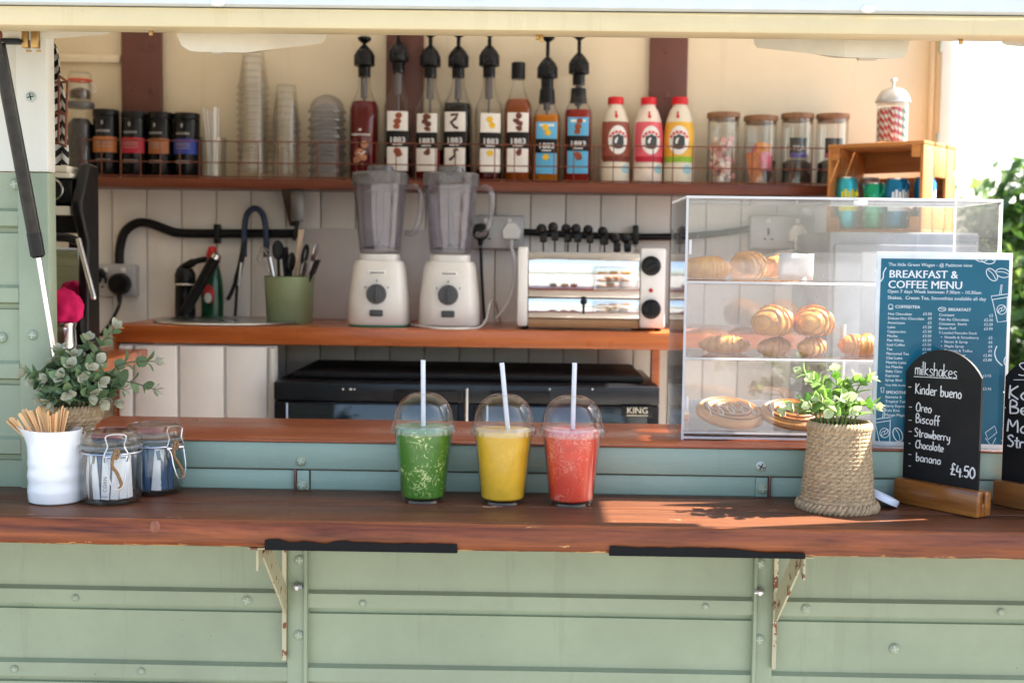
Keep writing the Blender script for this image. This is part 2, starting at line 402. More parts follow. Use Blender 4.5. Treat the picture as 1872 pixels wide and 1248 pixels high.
# hatch post, cream above and green below
m = MB().rbox((XPIL0, YW-.012, ZS-.01), (XPIL1, YW+.022, ZPNT), .003); pl = m.build('hatch_post', GREEN, TR, True)
m = MB().rbox((XPIL0, YW-.012, ZPNT+.001), (XPIL1, YW+.022, 2.15), .003); pu = m.build('hatch_post', WHITEP, TR, True)
def screw_mesh():
    m = MB().lathe([(.0085, 0), (.0085, .0012), (.007, .0028), (.0035, .0036), (0, .0038)], 16)
    m.mat(1).box((-.0055, -.0008, .0031), (.0055, .0008, .0041)).box((-.0008, -.0055, .0031), (.0008, .0055, .0041)); m.mat(0)
    m.xf(Matrix.Rotation(pi/2, 4, 'X')); return m
SCREW = screw_mesh().mesh('screw', [GREEN, GALV]); SCREWC = screw_mesh().mesh('screw', [GALV, BLACKM])
def screw(px, py, Y, parent, cream=False, s=1.0):
    p = P(px, py, Y); o = bpy.data.objects.new('screw', SCREWC if cream else SCREW); col.objects.link(o); o.parent = parent
    o.location = p - Vector((0, 2.7, 0)); o.scale = (s, s, s); o.rotation_euler = (0, random.uniform(0, 3), 0); return o
screw(57, 178, YW-.012, TR, True, .95)
for q in ((60, 612), (3, 617)): screw(q[0], q[1], YW-.012 if q[0] > 40 else YW-.0015, TR)
screw(27, 337, YW-.0015, TR)
# posts below the shelf
for x in (PA, PB):
    m = MB().rbox((x-.0165, YW-.011, .43), (x+.0165, YW+.011, ZS-.03), .002); m.rbox((x-.0165 if x > 0 else x+.0105, YW-.016, .43), (x-.0105 if x > 0 else x+.0165, YW-.0105, ZS-.03), .0015)
    m.build('post_strip', GREEN, TR, True)
for q in ((548, 1023), (546, 1160), (1390, 1030), (1388, 1168)): screw(*q, YW-.011, TR)
for q in ((452, 1097), (1473, 1112)): screw(*q, YW-.0088, TR)
for q in ((663, 1102), (138, 1092), (1290, 1108), (1830, 1118), (258, 1226), (26, 1222)): screw(*q, YW-.0088, TR, s=.7)
for q in ((1635, 1185), (990, 1240)): screw(*q, YW-.0015, TR)
for q in ((538, 1070), (1394, 1080)):
    p = P(*q, YW-.012); d = -1 if q[0] > 900 else 1
    m = MB().cyl((p.x, p.y-.004, p.z), (p.x+.014*d, p.y-.004, p.z), .004, n=8).cyl((p.x+.003*d, p.y-.004, p.z), (p.x+.008*d, p.y-.004, p.z), .0068, n=6)
    m.build('bolt', STEEL, TR, True)
# boards between serving shelf and inner counter
zb0, zb1, zm = ZS+.001, ZC-.004, ZP(900, 866, YW)
xb0 = XPIL1+.0
bd = MB().rbox((xb0, YW+.004, zm+.002), (XR, YW+.0118, zb1), .003).build('fascia_board', GREENB, TR, True)
for a, c in ((xb0, XP(541, 880, YW)-.001), (XP(566, 880, YW), XP(1384, 880, YW)-.001), (XP(1404, 880, YW)+.004, XR)):
    MB().rbox((a, YW+.008, zb0), (c, YW+.0118, zm), .0015).build('fascia_board', GREENB, TR, True)
for q in (553, 1394):
    x = XP(q, 880, YW); MB().rbox((x-.010, YW+.0045, zb0), (x+.0095, YW+.0117, zm), .0015).build('fascia_board', GREENB, TR, True)
    e = 1 if q > 900 else -1
    MB().rbox((x+e*.0125-.002, YW+.003, zb0), (x+e*.0125+.002, YW+.0075, zm+.003), .0008).build('joint_gap', BROWNP, TR, True)
for q, cr in (((550, 842), False), ((552, 886), False), ((1391, 852), True), ((1394, 893), False)): screw(*q, YW+.004 if q[1] < 870 else YW+.0045, TR, cr)

# back wall: cream sheet above, planks below, brown battens
xe = XP(1700, 180, YB)+.004
bw = MB().box((XL, YB+.012, ZF), (xe+.03, YB+.05, 2.45)).build('back_wall', M('wall_core', (.3, .26, .2), .8), TR, True)
MB().rbox((XL, YB-.002, ZH+.0), (xe+.03, YB+.011, 2.40), .002).build('wall_sheet', CREAM, bw, True)
PWD = .0955; x = XP(970, 390, YB); 
while x > XL+.01: x -= PWD
mesh0 = MB().rbox((-PWD/2+.0012, -.006, 0), (PWD/2-.0012, .012, ZH-.002-ZF), .0028, 2).mesh('plank', PLANKW)
while x < xe-.05:
    o = bpy.data.objects.new('plank', mesh0); col.objects.link(o); o.parent = bw; o.location = (x+PWD/2, YB-2.7-random.uniform(0, .0015), ZF); x += PWD
for q0, q1 in ((222, 295), (706, 774), (1188, 1257)):
    x0, x1 = XP(q0, 120, YB-.02), XP(q1, 120, YB-.02)
    bt = MB().rbox((x0, YB-.024, ZH+.001), (x1, YB-.0025, 2.39), .003).build('batten', BROWNP, bw, True)
for q in ((277, 82), (235, 163), (277, 163), (1218, 92), (1218, 175)):
    p = P(*q, YB-.024); MB().lathe([(.009, 0), (.008, .002), (0, .003)], 12).xf(Matrix.Translation(p) @ Matrix.Rotation(pi/2, 4, 'X')).build('screw', BROWNP, bw, True)
# small access plate behind the bottles, cable clip line high on the wall
p0, p1 = P(888, 140, YB-.006), P(1036, 330, YB-.006)
MB().rbox((p0.x, YB-.010, ZH+.002), (p1.x, YB-.0025, p0.z), .002).build('wall_plate', CREAM, bw, True)
p0, p1 = P(105, 100, YB-.008), P(221, 116, YB-.008)
MB().rbox((p0.x-.2, YB-.016, p1.z), (p1.x, YB-.0025, p0.z), .003).build('wall_rail', CREAM, bw, True)
# end walls, roof, floor
MB().box((XL-.04, YW, ZF), (XL, YB+.05, 2.4)).build('end_wall', CREAM, TR, True)
MB().box((xe, YB-.06, ZF), (xe+.03, YB-.003, 2.4)).build('end_wall', CREAM, TR, True)
m = MB().rbox((xe-.012, YB-.03, ZF), (xe-.0005, YB-.004, 2.4), .003).build('corner_trim', CREAM, TR, True)
m = MB().rbox((xe+.0, YB-.075, ZF), (xe+.032, YB-.061, 2.4), .003).build('door_frame', WHITEP, TR, True)
for z in (2.0, 1.72): MB().rbox((xe-.006, YB-.080, z), (xe-.0003, YB-.058, z+.07), .002).build('hinge', GALV, TR, True)
MB().box((XL-.04, YW, ZF-.05), (XR, YB+.05, ZF-.001)).build('trailer_floor', M('bounce_floor', (.48, .44, .39), .5), TR, True)  # pale floor tone is added to bounce sunlight onto the lower planks
m = MB(); n = 10
for k in range(n):
    t0, t1 = k/n, (k+1)/n; y0 = YW-.03+(YB+.09-YW+.03)*t0; y1 = YW-.03+(YB+.09-YW+.03)*t1; z0 = 2.34+.16*sin(pi*t0); z1 = 2.34+.16*sin(pi*t1)
    m.add([(XL-.05, y0, z0), (XR, y0, z0), (XR, y1, z1), (XL-.05, y1, z1), (XL-.05, y0, z0+.03), (XR, y0, z0+.03), (XR, y1, z1+.03), (XL-.05, y1, z1+.03)],
          [(0, 1, 2, 3), (4, 7, 6, 5), (0, 4, 5, 1), (2, 6, 7, 3), (0, 3, 7, 4), (1, 5, 6, 2)])
m.build('roof', M('sun_fill_sheet', (.80, .76, .68), .5, var=.05, tl=.22), TR, True, smooth=60)  # see-through sheet is an addition: sun passes it to brighten the interior
MB().rbox((xe, YW+.03, 2.20), (xe+.03, YB-.062, 2.36), .003).build('sun_edge_lintel', CREAM, TR, True)  # unseen, added at the height that ends the sun patch on the shelf
MB().rbox((XL, YW-.012, 2.152), (XR, YW+.02, 2.36), .003).build('hatch_header', WHITEP, TR, True)
for x in (-1.05, .95):
    for y in (2.3,):
        m = MB().lathe([(.0, -.08), (.26, -.08), (.29, -.05), (.29, .05), (.26, .08), (0, .08)], 32, sx=1).xf(Matrix.Translation((x*.35+.0, 2.2, .29)) @ Matrix.Rotation(pi/2, 4, 'X'))
        m.build('wheel', BLACKM, TR, True)
# lifted hatch lid: edge beam nearest the camera, panel running back and up to the header
YL = 1.80
zl0, zl1, zl2 = ZP(936, 56.5, YL), ZP(936, 19.5, YL), ZP(936, -30, YL)
XLID = 1.02
lid = MB().rbox((XL, YL, zl0), (XLID, YL+.05, zl1), .004).build('lid_beam', CREAMB, TR, True)
MB().rbox((XL-.01, YL-.012, zl1+.0012), (XLID+.01, YL+.06, zl2), .006).build('lid_edge', M('lid_edge_paint', (.62, .66, .67), .35, var=.05), TR, True)
m = MB(); a = Vector((0, YL+.05, zl1-.004)); c = Vector((0, YW-.014, 2.17))
m.add([(XL, a.y, a.z), (XLID, a.y, a.z), (XLID, c.y, c.z), (XL, c.y, c.z), (XL, a.y, a.z+.03), (XLID, a.y, a.z+.03), (XLID, c.y, c.z+.03), (XL, c.y, c.z+.03)],
      [(0, 1, 2, 3), (4, 7, 6, 5), (0, 4, 5, 1), (2, 6, 7, 3), (0, 3, 7, 4), (1, 5, 6, 2)])
m.build('lid_panel', MATS['sun_fill_sheet'], TR, True)  # lid given the same added see-through sheet, lightening post and shelf below
MB().rbox((.95, 1.64, 1.30), (.962, 1.925, 1.92), .002).build('added_shade_panel', CREAM, TR, True)  # unseen panel, added only to keep sun off the shelf's right end
for q in ((1587, 17), (398, 5)):
    p = P(*q, YL-.012); MB().ball((p.x, p.y, p.z), (.011, .006, .006)).build('dome_cap', WHITEPL, TR, True)
BRASS = M('dull_brass', C(176, 140, 84), .35, .8, var=.3)
for q in ((276, 50), (990, 62), (1757, 66), (983, 58)):
    p = P(*q, YL+.03); MB().cyl((p.x, p.y, zl0+.001), (p.x, p.y, p.z-.006), .0022, n=6).rbox((p.x-.0028, p.y-.002, p.z-.012), (p.x+.0028, p.y+.002, p.z-.003), .0008).build('hook', BRASS, TR, True)
for q in ((48, 74), (66, 74)):
    p = P(*q, YL+.09); MB().rbox((p.x-.006, p.y-.006, p.z-.012), (p.x+.005, p.y+.006, p.z+.02), .002).cyl((p.x, p.y, p.z-.016), (p.x+.007, p.y, p.z-.016), .0016, n=6).build('catch', BRASS, TR, True)

# moulded housings under the beam: a flat face and a tapering cheek
HOUS = M('cream_moulding', (.64, .575, .44), .4, var=.05)
def housing(pts, crease, lab, Y=YL+.055, dep=.012, back=.07):
    """outline in photo pixels; from the crease on the face turns back by 'back'"""
    x0, x1 = crease; m = MB(); f = []; bk = []
    span = abs(x1-x0)
    for (px, py) in pts:
        k = 0
        if (x1 > x0 and px > x0) or (x1 < x0 and px < x0): k = abs(px-x0)/span
        p = P(px, py, Y+k*back); f.append(Vector((p.x, Y+k*back, p.z))); bk.append(Vector((p.x, Y+back+dep, p.z+.012*(py > 60))))
    n = len(pts); ci = [i for i, p in enumerate(pts) if p[0] == x0]
    m.add(f+bk, [(i, (i+1) % n, n+(i+1) % n, n+i) for i in range(n)] + [tuple(range(n, 2*n))])
    a, c = ci; m.add(f, [tuple(range(a, c+1)), tuple(list(range(c, n))+list(range(0, a+1)))])
    b = P((x0+x1)/2, 60, Y); T = thing('moulded_housing', lab, 'housing', (b.x, Y+.05, b.z))
    m.build('shell', HOUS, T, True, bevel=.002, smooth=30)
    return T
h = housing([(447, 38), (322, 36), (324, 66), (332, 84), (346, 93), (362, 95), (447, 96.5), (588, 80), (595, 72), (597, 40)], (447, 597), 'cream moulded housing below the hatch beam, left of the syrup bottles')
p = P(336, 65, YL+.07); MB().ball((p.x, p.y, p.z), .003).build('screw', BLACKM, h, True)
p = P(398, 97, YL+.1); MB().rbox((p.x-.008, p.y-.006, p.z-.002), (p.x+.008, p.y+.006, p.z+.004), .001).build('foot', HOUS, h, True)
h = housing([(1545, 44), (1664, 44), (1664, 70), (1658, 98), (1650, 106), (1628, 107.5), (1545, 105), (1384, 88), (1379, 82), (1378, 44)], (1545, 1378), 'cream moulded housing below the hatch beam, above the straw jar')
p = P(1585, 109, YL+.1); MB().rbox((p.x-.014, p.y-.006, p.z-.001), (p.x+.014, p.y+.006, p.z+.004), .001).build('foot', HOUS, h, True)
housing([(-80, 30), (-200, 30), (-198, 60), (-185, 76), (-80, 84), (0, 78.5), (198, 63), (201, 58), (201, 34)], (-80, 201), 'cream moulded housing at the far left above the gas strut')
housing([(1960, 46), (2060, 46), (2060, 90), (1960, 90), (1842, 84), (1832, 80), (1830, 48)], (1960, 1830), 'cream moulded housing at the top right corner against the sky')

# gas strut in front of the hatch post
GS = thing('gas_strut', 'black gas strut with chrome rod leaning across the green hatch post', 'strut', (P(105, 640, YW-.03).x, YW-.03, P(105, 640, YW-.03).z))
a, b_, c, d, e = P(-6, 66, YW-.10), P(62, 425, YW-.047), P(69, 467, YW-.042), P(70, 469, YW-.041), P(103, 668, YW-.026)
GUN = M('worn_black_tube', (.022, .019, .015), .3, .35, var=.5, vs_=60)
MB().cyl(a, b_, .0105, n=20).build('cylinder', GUN, GS, True)
MB().cyl(b_, c, .0112, n=20).cyl(c, c+(c-b_).normalized()*.003, .0112, .008).build('end_collar', BLACK, GS, True)
MB().cyl(d, e, .0042, n=14).build('rod', CHROME, GS, True)
MB().ball(e, .008).cyl(e, e+Vector((0, .016, 0)), .005, n=10).build('ball_joint', BLACK, GS, True)
t = P(14, 76, YW-.10); MB().rbox((t.x-.03, t.y-.006, t.z-.002), (t.x+.02, t.y+.02, t.z+.004), .002).build('top_bracket', BLACKM, GS, True)
p = P(3, 78, YW-.1); MB().ball(a, .012).build('top_joint', RUST, GS, True)

# ================================================================== serving shelf
SHW = WOOD('shelf_wood', C(66, 36, 22), C(122, 72, 42), 0, 30, .46, .08, worn=(9, 8, C(205, 160, 125)))
SHF = WOOD('shelf_nosing_wood', C(72, 34, 20), C(172, 94, 52), 0, 34, .42, .12, worn=(ZS-.040, ZS-.026, C(208, 160, 104)))
SS = thing('serving_shelf', 'long varnished red brown serving shelf along the front of the trailer', 'shelf', (0, 1.86, ZS-.04))
YF = 1.742
MB().rbox((XL, 1.879, ZS-.034), (XR, YW+.003, ZS), .0022).build('plank', SHW, SS, True)
MB().rbox((XL, YF+.020, ZS-.034), (XR, 1.8772, ZS-.0006), .0022).build('plank', SHW, SS, True)
m = MB(); prof = [(YF+.019, ZS-.0012), (YF+.008, ZS-.0018), (YF+.005, ZS-.005), (YF+.003, ZS-.0075), (YF, ZS-.012), (YF-.002, ZS-.02), (YF-.001, ZS-.029), (YF+.003, ZS-.035), (YF+.009, ZS-.038), (YF+.019, ZS-.036)]
nx = 60; vs = []
for i in range(nx+1):
    x = XL+(XR-XL)*i/nx
    for (y, z) in prof: vs.append((x, y+random.uniform(-.0004, .0004), z+random.uniform(-.0005, .0005)))
n = len(prof); m.add(vs, [(i*n+j, (i+1)*n+j, (i+1)*n+(j+1) % n, i*n+(j+1) % n) for i in range(nx) for j in range(n)]+[tuple(range(n)), tuple(nx*n+j for j in range(n))])
m.build('nosing', SHF, SS, True, smooth=50)
# knot in the nosing
p = P(283, 968, YF); MB().ball((p.x, YF+.0015, p.z+.002), (.008, .0030, .012)).build('knot', WOOD('knot_wood', C(90, 42, 28), C(160, 96, 66), 2, 60, .4, .3), SS, True)
for a, c, y0, y1 in ((485, 836, 984, 1002), (1114, 1471, 1000, 1018)):
    x0, x1 = XP(a, y0, YF), XP(c, y1, YF); m = MB(); nn = 40; vs = []
    for i in range(nn+1):
        x = x0+(x1-x0)*i/nn; top = ZS-.026+.0016*(sin(i*.9)+sin(i*.37+1))*(1 if a < 900 and i < 22 else .25)+random.uniform(-.0006, .0006)
        if a > 900 and i > 26: top -= .005*min(1, (i-26)/5)
        for (y, z) in ((YF-.0045, top), (YF-.0045, ZS-.039), (YF+.012, ZS-.0405), (YF+.012, ZS-.0385), (YF-.0025, ZS-.0375), (YF-.0025, top)): vs.append((x, y, z))
    m.add(vs, [(i*6+j, (i+1)*6+j, (i+1)*6+(j+1) % 6, i*6+(j+1) % 6) for i in range(nn) for j in range(6)]+[tuple(range(6)), tuple(nn*6+j for j in range(6))])
    m.build('black_strip', M('black_rubber', (.004, .004, .0045), .6, spec=.2), SS, True)
OLDM = PAINT('old_bracket_paint', (.52, .47, .30), chips=.42, chip=C(122, 66, 34), grime=.2, rough=.55)
for q, lean in ((521, 1), (1416, -1)):
    x = XP(q, 1100, YW-.012); br = MB()
    br.prism([(YW-.0125, ZS-.272), (YW-.0125, ZS-.042), (YW-.020, ZS-.042), (YW-.020, ZS-.272)], x-.0032, x+.0032, 0)           # wall leg
    br.prism([(YF+.02, ZS-.0445), (YW-.02, ZS-.0445), (YW-.02, ZS-.042), (YF+.02, ZS-.042)], x-.012, x+.012, 0)             # top leg
    br.prism([(YF+.022, ZS-.0445), (YF+.022, ZS-.076), (YF+.030, ZS-.076), (YF+.075, ZS-.052), (YF+.082, ZS-.0445)], x-.0016, x+.0016, 0)        # front gusset
    br.prism([(YF+.050, ZS-.062), (YF+.060, ZS-.046), (YF+.092, ZS-.046), (YW-.0205, ZS-.150), (YW-.0205, ZS-.195)], x+.002-.0016, x+.002+.0016, 0)  # diagonal stay
    br.build('bracket', OLDM, SS, True, smooth=0)

# ================================================================== counters and wall shelf
CW = WOOD('counter_wood', C(128, 58, 28), C(186, 96, 50), 0, 16, .3, .4)
CW2 = WOOD('back_counter_wood', C(150, 72, 30), C(205, 118, 62), 0, 14, .28, .4)
IC = thing('inner_counter', 'red brown wooden counter just inside the hatch behind the three drinks', 'counter', (0, 2.1, ZC-.03))
MB().rbox((XPIL1+.002, YW+.001, ZC-.0035), (XR, YW+.02, ZC-.0005), .001).build('edge_strip', CW, IC, True)
MB().rbox((XPIL1+.002, YW+.0205, ZC-.028), (XR, 2.245, ZC), .003).build('top', CW, IC, True)
MB().box((XPIL1+.002, 2.20, ZF), (XR, 2.22, ZC-.029)).build('apron', PLANKW, IC, True)
YBC = 3.0
BC = thing('back_counter', 'orange brown wooden worktop along the back wall under the shelf', 'counter', (-.2, 3.2, ZF))
xb0 = XP(205, 612, YBC); xb1 = XP(1485, 615, YBC)
MB().rbox((xb0, YBC, ZB-.042), (xb1, YB-.008, ZB), .003).build('worktop', CW2, BC, True)
xl = XP(1208, 660, YBC); MB().rbox((xl-.02, YBC+.02, ZF), (xl, YBC+.06, ZB-.043), .002).build('leg', CW2, BC, True)
MB().rbox((xb0, YBC+.012, ZF), (XP(213, 680, YBC), YBC+.30, ZB-.043), .002).build('end_panel', CW2, BC, True)
cx0, cx1 = XP(214, 680, YBC), XP(503, 680, YBC)
cab = MB().box((cx0+.002, YBC+.016, ZF), (cx1, YBC+.034, ZB-.046)).build('cabinet_front', PLANKW, BC, True)
edges = [214, 243, 325, 410, 490]
for a, c in zip(edges, edges[1:]):
    x0, x1 = XP(a, 700, YBC), XP(c, 700, YBC); MB().rbox((x0+.0035, YBC+.004, ZF+.01), (x1-.0035, YBC+.015, ZB-.048), .003).build('board', PLANKW, cab, True)
MB().rbox((XP(492, 700, YBC), YBC+.0, ZF+.13), (XP(502, 700, YBC), YBC+.0155, ZB-.05), .002).build('edge_lath', WHITEP, cab, True)
# wall shelf with wire rail
WS = thing('wall_shelf', 'narrow brown wooden shelf on the back wall holding bottles and jars', 'shelf', (0, YB-.08, ZH-.026))
YSF = 3.275
xs0, xs1 = XP(128, 340, YSF), XP(1545, 345, YSF)
MB().rbox((xs0, YSF, ZH-.026), (xs1, YB-.003, ZH), .002).build('board', WOOD('wall_shelf_wood', C(88, 42, 28), C(128, 68, 44), 0, 18, .45, .2), WS, True)
xk = XP(540, 380, YB); MB().prism([(YB-.008, ZH-.12), (YB-.018, ZH-.12), (YB-.125, ZH-.04), (YB-.13, ZH-.028), (YB-.008, ZH-.028)], xk-.012, xk+.012, 0).build('bracket', M('dark_bracket_wood', C(70, 55, 48), .6), WS, True)
WR = thing('wire_rail', 'thin rusty wire rail along the front edge of the wall shelf', 'rail', (0, YSF, ZH))
r0, r1 = ZP(900, 264, YSF), ZP(900, 303, YSF)
xr0, xr1 = XP(150, 300, YSF), XP(1530, 300, YSF)
for z in (r0, r1, ZH+.004): MB().cyl((xr0, YSF+.003, z), (xr1, YSF+.003, z), .0016, n=6).build('rail', RUST, WR, True)
um = MB().cyl((0, 0, .0005), (0, 0, r0-ZH), .0014, n=6).mesh('upright', RUST); k = 0; x = xr0
while x <= xr1+.001:
    o = bpy.data.objects.new('upright', um); col.objects.link(o); o.parent = WR; o.location = (x, random.uniform(-.0005, .0005), 0); x += .0515

# splash sheet on the wall behind the blenders
p0, p1 = P(548, 417, YB-.012), P(882, 580, YB-.012)
SP = MB().rbox((p0.x, YB-.0135, ZB+.001), (p1.x, YB-.0085, p0.z), .001).build('splash_panel', M('splash_plastic', (.60, .57, .565), .35, var=.03)); tag(SP, 'plain pale grey splash panel on the wall behind the two blenders', 'panel')

# ================================================================== things on the wall shelf
SY = 3.345; SM = SY/F                                     # metres per photo pixel at the shelf
def shx(px): return XP(px, 330, SY)
def at_shelf(px): return (shx(px), SY, ZH)
INK = M('ink_black', (.006, .0055, .0055), .5, spec=.3); PAPER = M('label_paper', (.80, .77, .72), .55, var=.04); PRINTW = M('print_white', (.8, .79, .76), .5, var=.02)
# --- canisters
CAN = M('black_canister', (.005, .005, .006), .25, var=.2, spec=.35)
for px, w_, top, lc, lab in ((195, 46, 208, C(168, 104, 52), 'black coffee canister with brown label, nearest the glass clip jar'), (247, 47, 211, C(172, 24, 52), 'black coffee canister with crimson label'),
                        (295, 44, 212, C(160, 98, 54), 'black coffee canister with brown label, between the crimson and blue ones'), (342, 47, 213, C(32, 58, 152), 'black coffee canister with blue label')):
    h = (331-top)*SM; r = w_*SM/2; T = thing('coffee_canister', lab, 'canister', at_shelf(px), random.uniform(-.35, .35), 'coffee canisters on the wall shelf')
    prof = [(r*.94, 0), (r, .004), (r, h-.018), (r*.97, h-.017)]
    MB().lathe(prof, 28).build('body', CAN, T)
    MB().lathe([(r*1.0, h-.016), (r*1.02, h-.014), (r*1.02, h-.003), (r*.98, h), (r*.5, h+.001)], 28).build('lid', BLACK, T)
    m = MB(); wrap(m, rect2d(-r*1.2, r*1.2, h*.37, h*.60, 12), prof, .0006); m.build('label_band', M('canister_'+str(px), lc, .4), T)
    m = MB(); [wrap(m, rect2d(-.017+.0042*j, -.0145+.0042*j, -.003, .003, 1), [(r, -1), (r, 1)], .0012) for j in range(9)]
    m.xf(Matrix.Translation((0, 0, h*.68))); wrap(m, ell2d(0, h*.8, .003, .006), prof, .0012); m.build('print', M('print_grey', (.35, .35, .36), .4), T)
    m = MB(); [wrap(m, rect2d(-r*.6, r*.6, h*z, h*z+.002, 6), prof, .0012) for z in (.52, .49, .45, .26, .23)]; m.build('small_print', M('print_grey2', (.30, .27, .26), .4), T)
# --- clip jars on the far left
def clipjar(name, lab, loc, r, h, seal, fill, rz=0, group=None):
    T = thing(name, lab, 'jar', loc, rz, group); hb = h*.80
    MB().lathe([(r*.86, 0), (r*.97, .003), (r, .012), (r, hb*.80), (r*.97, hb*.9), (r*.92, hb*.95), (r*.95, hb), (r*.90, hb), (r*.87, hb*.94), (r*.955, hb*.8), (r*.955, .014), (r*.86, .007), (0, .006)], 36, cap0=True).build('body', GLASS, T)
    MB().torus((0, 0, hb+.003), r*.97, .0032, 36, 6).build('seal', seal, T)
    MB().lathe([(0, hb+.007), (r*.93, hb+.006), (r*1.0, hb+.009), (r*1.0, hb+.014), (r*.95, hb+.019), (r*.86, hb+.0225), (r*.84, hb+.0255), (r*.80, hb+.0265), (r*.78, hb+.0245), (0, hb+.0245)], 36).build('lid', GLASS, T)
    return T, hb
OR = M('orange_seal', C(214, 84, 40), .5)
T, hb = clipjar('clip_jar', 'small glass clip jar with orange rubber seal, stacked on a taller jar', (shx(148), SY, ZP(148, 187, SY)+.001), .030, .066, OR, None)
MB().lathe([(.024, .008), (.026, .012), (.025, .030), (.012, .036)], 16).build('contents', M('dark_beans', C(74, 44, 34), .5, var=.5, vs_=200, bmp=.6), T)
MB().tube(spline([(.030, -.004, .05), (.040, -.006, .044), (.043, -.006, .03), (.037, -.006, .022), (.032, -.004, .034)]), .0012, 6).build('wire_clip', STEEL, T)
hh = ZP(148, 187, SY)-ZH
T = thing('storage_jar', 'tall glass jar with black lid and dark contents beneath the small clip jar', 'jar', (shx(148), SY, ZH))
MB().lathe([(.032, .0), (.035, .004), (.0355, hh-.03), (.031, hh-.014)], 28).build('body', GLASS, T)
MB().lathe([(.036, hh-.016), (.037, hh-.013), (.037, hh-.003), (.034, hh)], 28).build('lid', M('grey_lid', (.12, .12, .12), .3), T)
MB().lathe([(.031, .004), (.0335, .008), (.033, hh*.7), (.02, hh*.78)], 20).build('contents', M('dark_pods', (.03, .03, .034), .4, var=.8, vs_=120, bmp=.6), T)
# --- straws
r = 24*SM; T = thing('straw_tumbler', 'clear tumbler holding flat white wooden sticks between canisters and cup stacks', 'tumbler', at_shelf(390))
MB().lathe([(r*.8, 0), (r*.95, .004), (r, .11), (r*.94, .11), (r*.9, .008), (0, .006)], 24).build('glass', GLASS, T)
for k in range(9):
    a = -.17+.035*k if k < 5 else .02*(k-6); x = (-.015+.007*k) if k < 5 else .006+.0035*(k-5)
    bot = Vector((x*.5, random.uniform(-.01, .012), .0085)); tp = Vector((x*.8+sin(a)*.085, bot.y+.01*random.uniform(-1, 1), ZP(390, 197, SY)-ZH-.004*k*(k < 5)))
    d = (tp-bot); m = MB().rbox((-.0035, -.0007, 0), (.0035, .0007, d.length), .0004, 1); m.xf(Matrix.Translation(bot) @ d.to_track_quat('Z', 'Y').to_matrix().to_4x4())
    o = m.build('white_stick', PRINTW, None); o.location = at_shelf(390); tag(o, 'flat white wooden stick standing in the clear tumbler on the wall shelf', 'stick', 'white sticks in the tumbler')
# --- cup stacks
PLC = GL('clear_plastic_cup', (.975, .97, .955), haze=.035, hazecol=(.95, .93, .88), refl=1.0, base=.07, edge=.85)
PLD = GL('smoky_plastic', (.86, .86, .88), haze=.10, hazecol=(.50, .50, .54), refl=.9, base=.09)
def stack(px, w_, top, capw, n, lab, mat, dome=False):
    T = thing('dome_lid_stack' if dome else 'cup_stack', lab, 'lids' if dome else 'cups', at_shelf(px), 0, 'clear plastic cups and lids on the wall shelf')
    H = (331-top)*SM; R = w_*SM/2; r1 = capw*SM/2; cup = .105 if not dome else .05; st = (H-cup)/n
    base = MB().lathe([(R, 0), (R*1.05, .002), (R*1.05, .006), (R*.97, .009)]+([(r1+(R*.97-r1)*(1-t), cup*t) for t in (.3, .6, .97)]+[(r1*.96, cup)] if not dome else [(R*.97*cos(t), .009+.041*sin(t)) for t in (.4, .8, 1.2, 1.45)]), 28, cap0=False)
    me = base.mesh('cup', mat)
    for k in range(n+1):
        o = bpy.data.objects.new('lid' if dome else 'cup', me); col.objects.link(o); o.parent = T; o.location = (random.uniform(-.0006, .0006), random.uniform(-.0006, .0006), k*st)
    return T
stack(463, 56, 96, 36, 13, 'tallest stack of upturned clear plastic cups on the wall shelf', PLC)
stack(523, 52, 160, 34, 8, 'shorter stack of upturned clear plastic cups next to the dome lids', PLC)
stack(598, 66, 176, 40, 8, 'stack of smoky clear dome lids left of the syrup bottles', PLD, True)

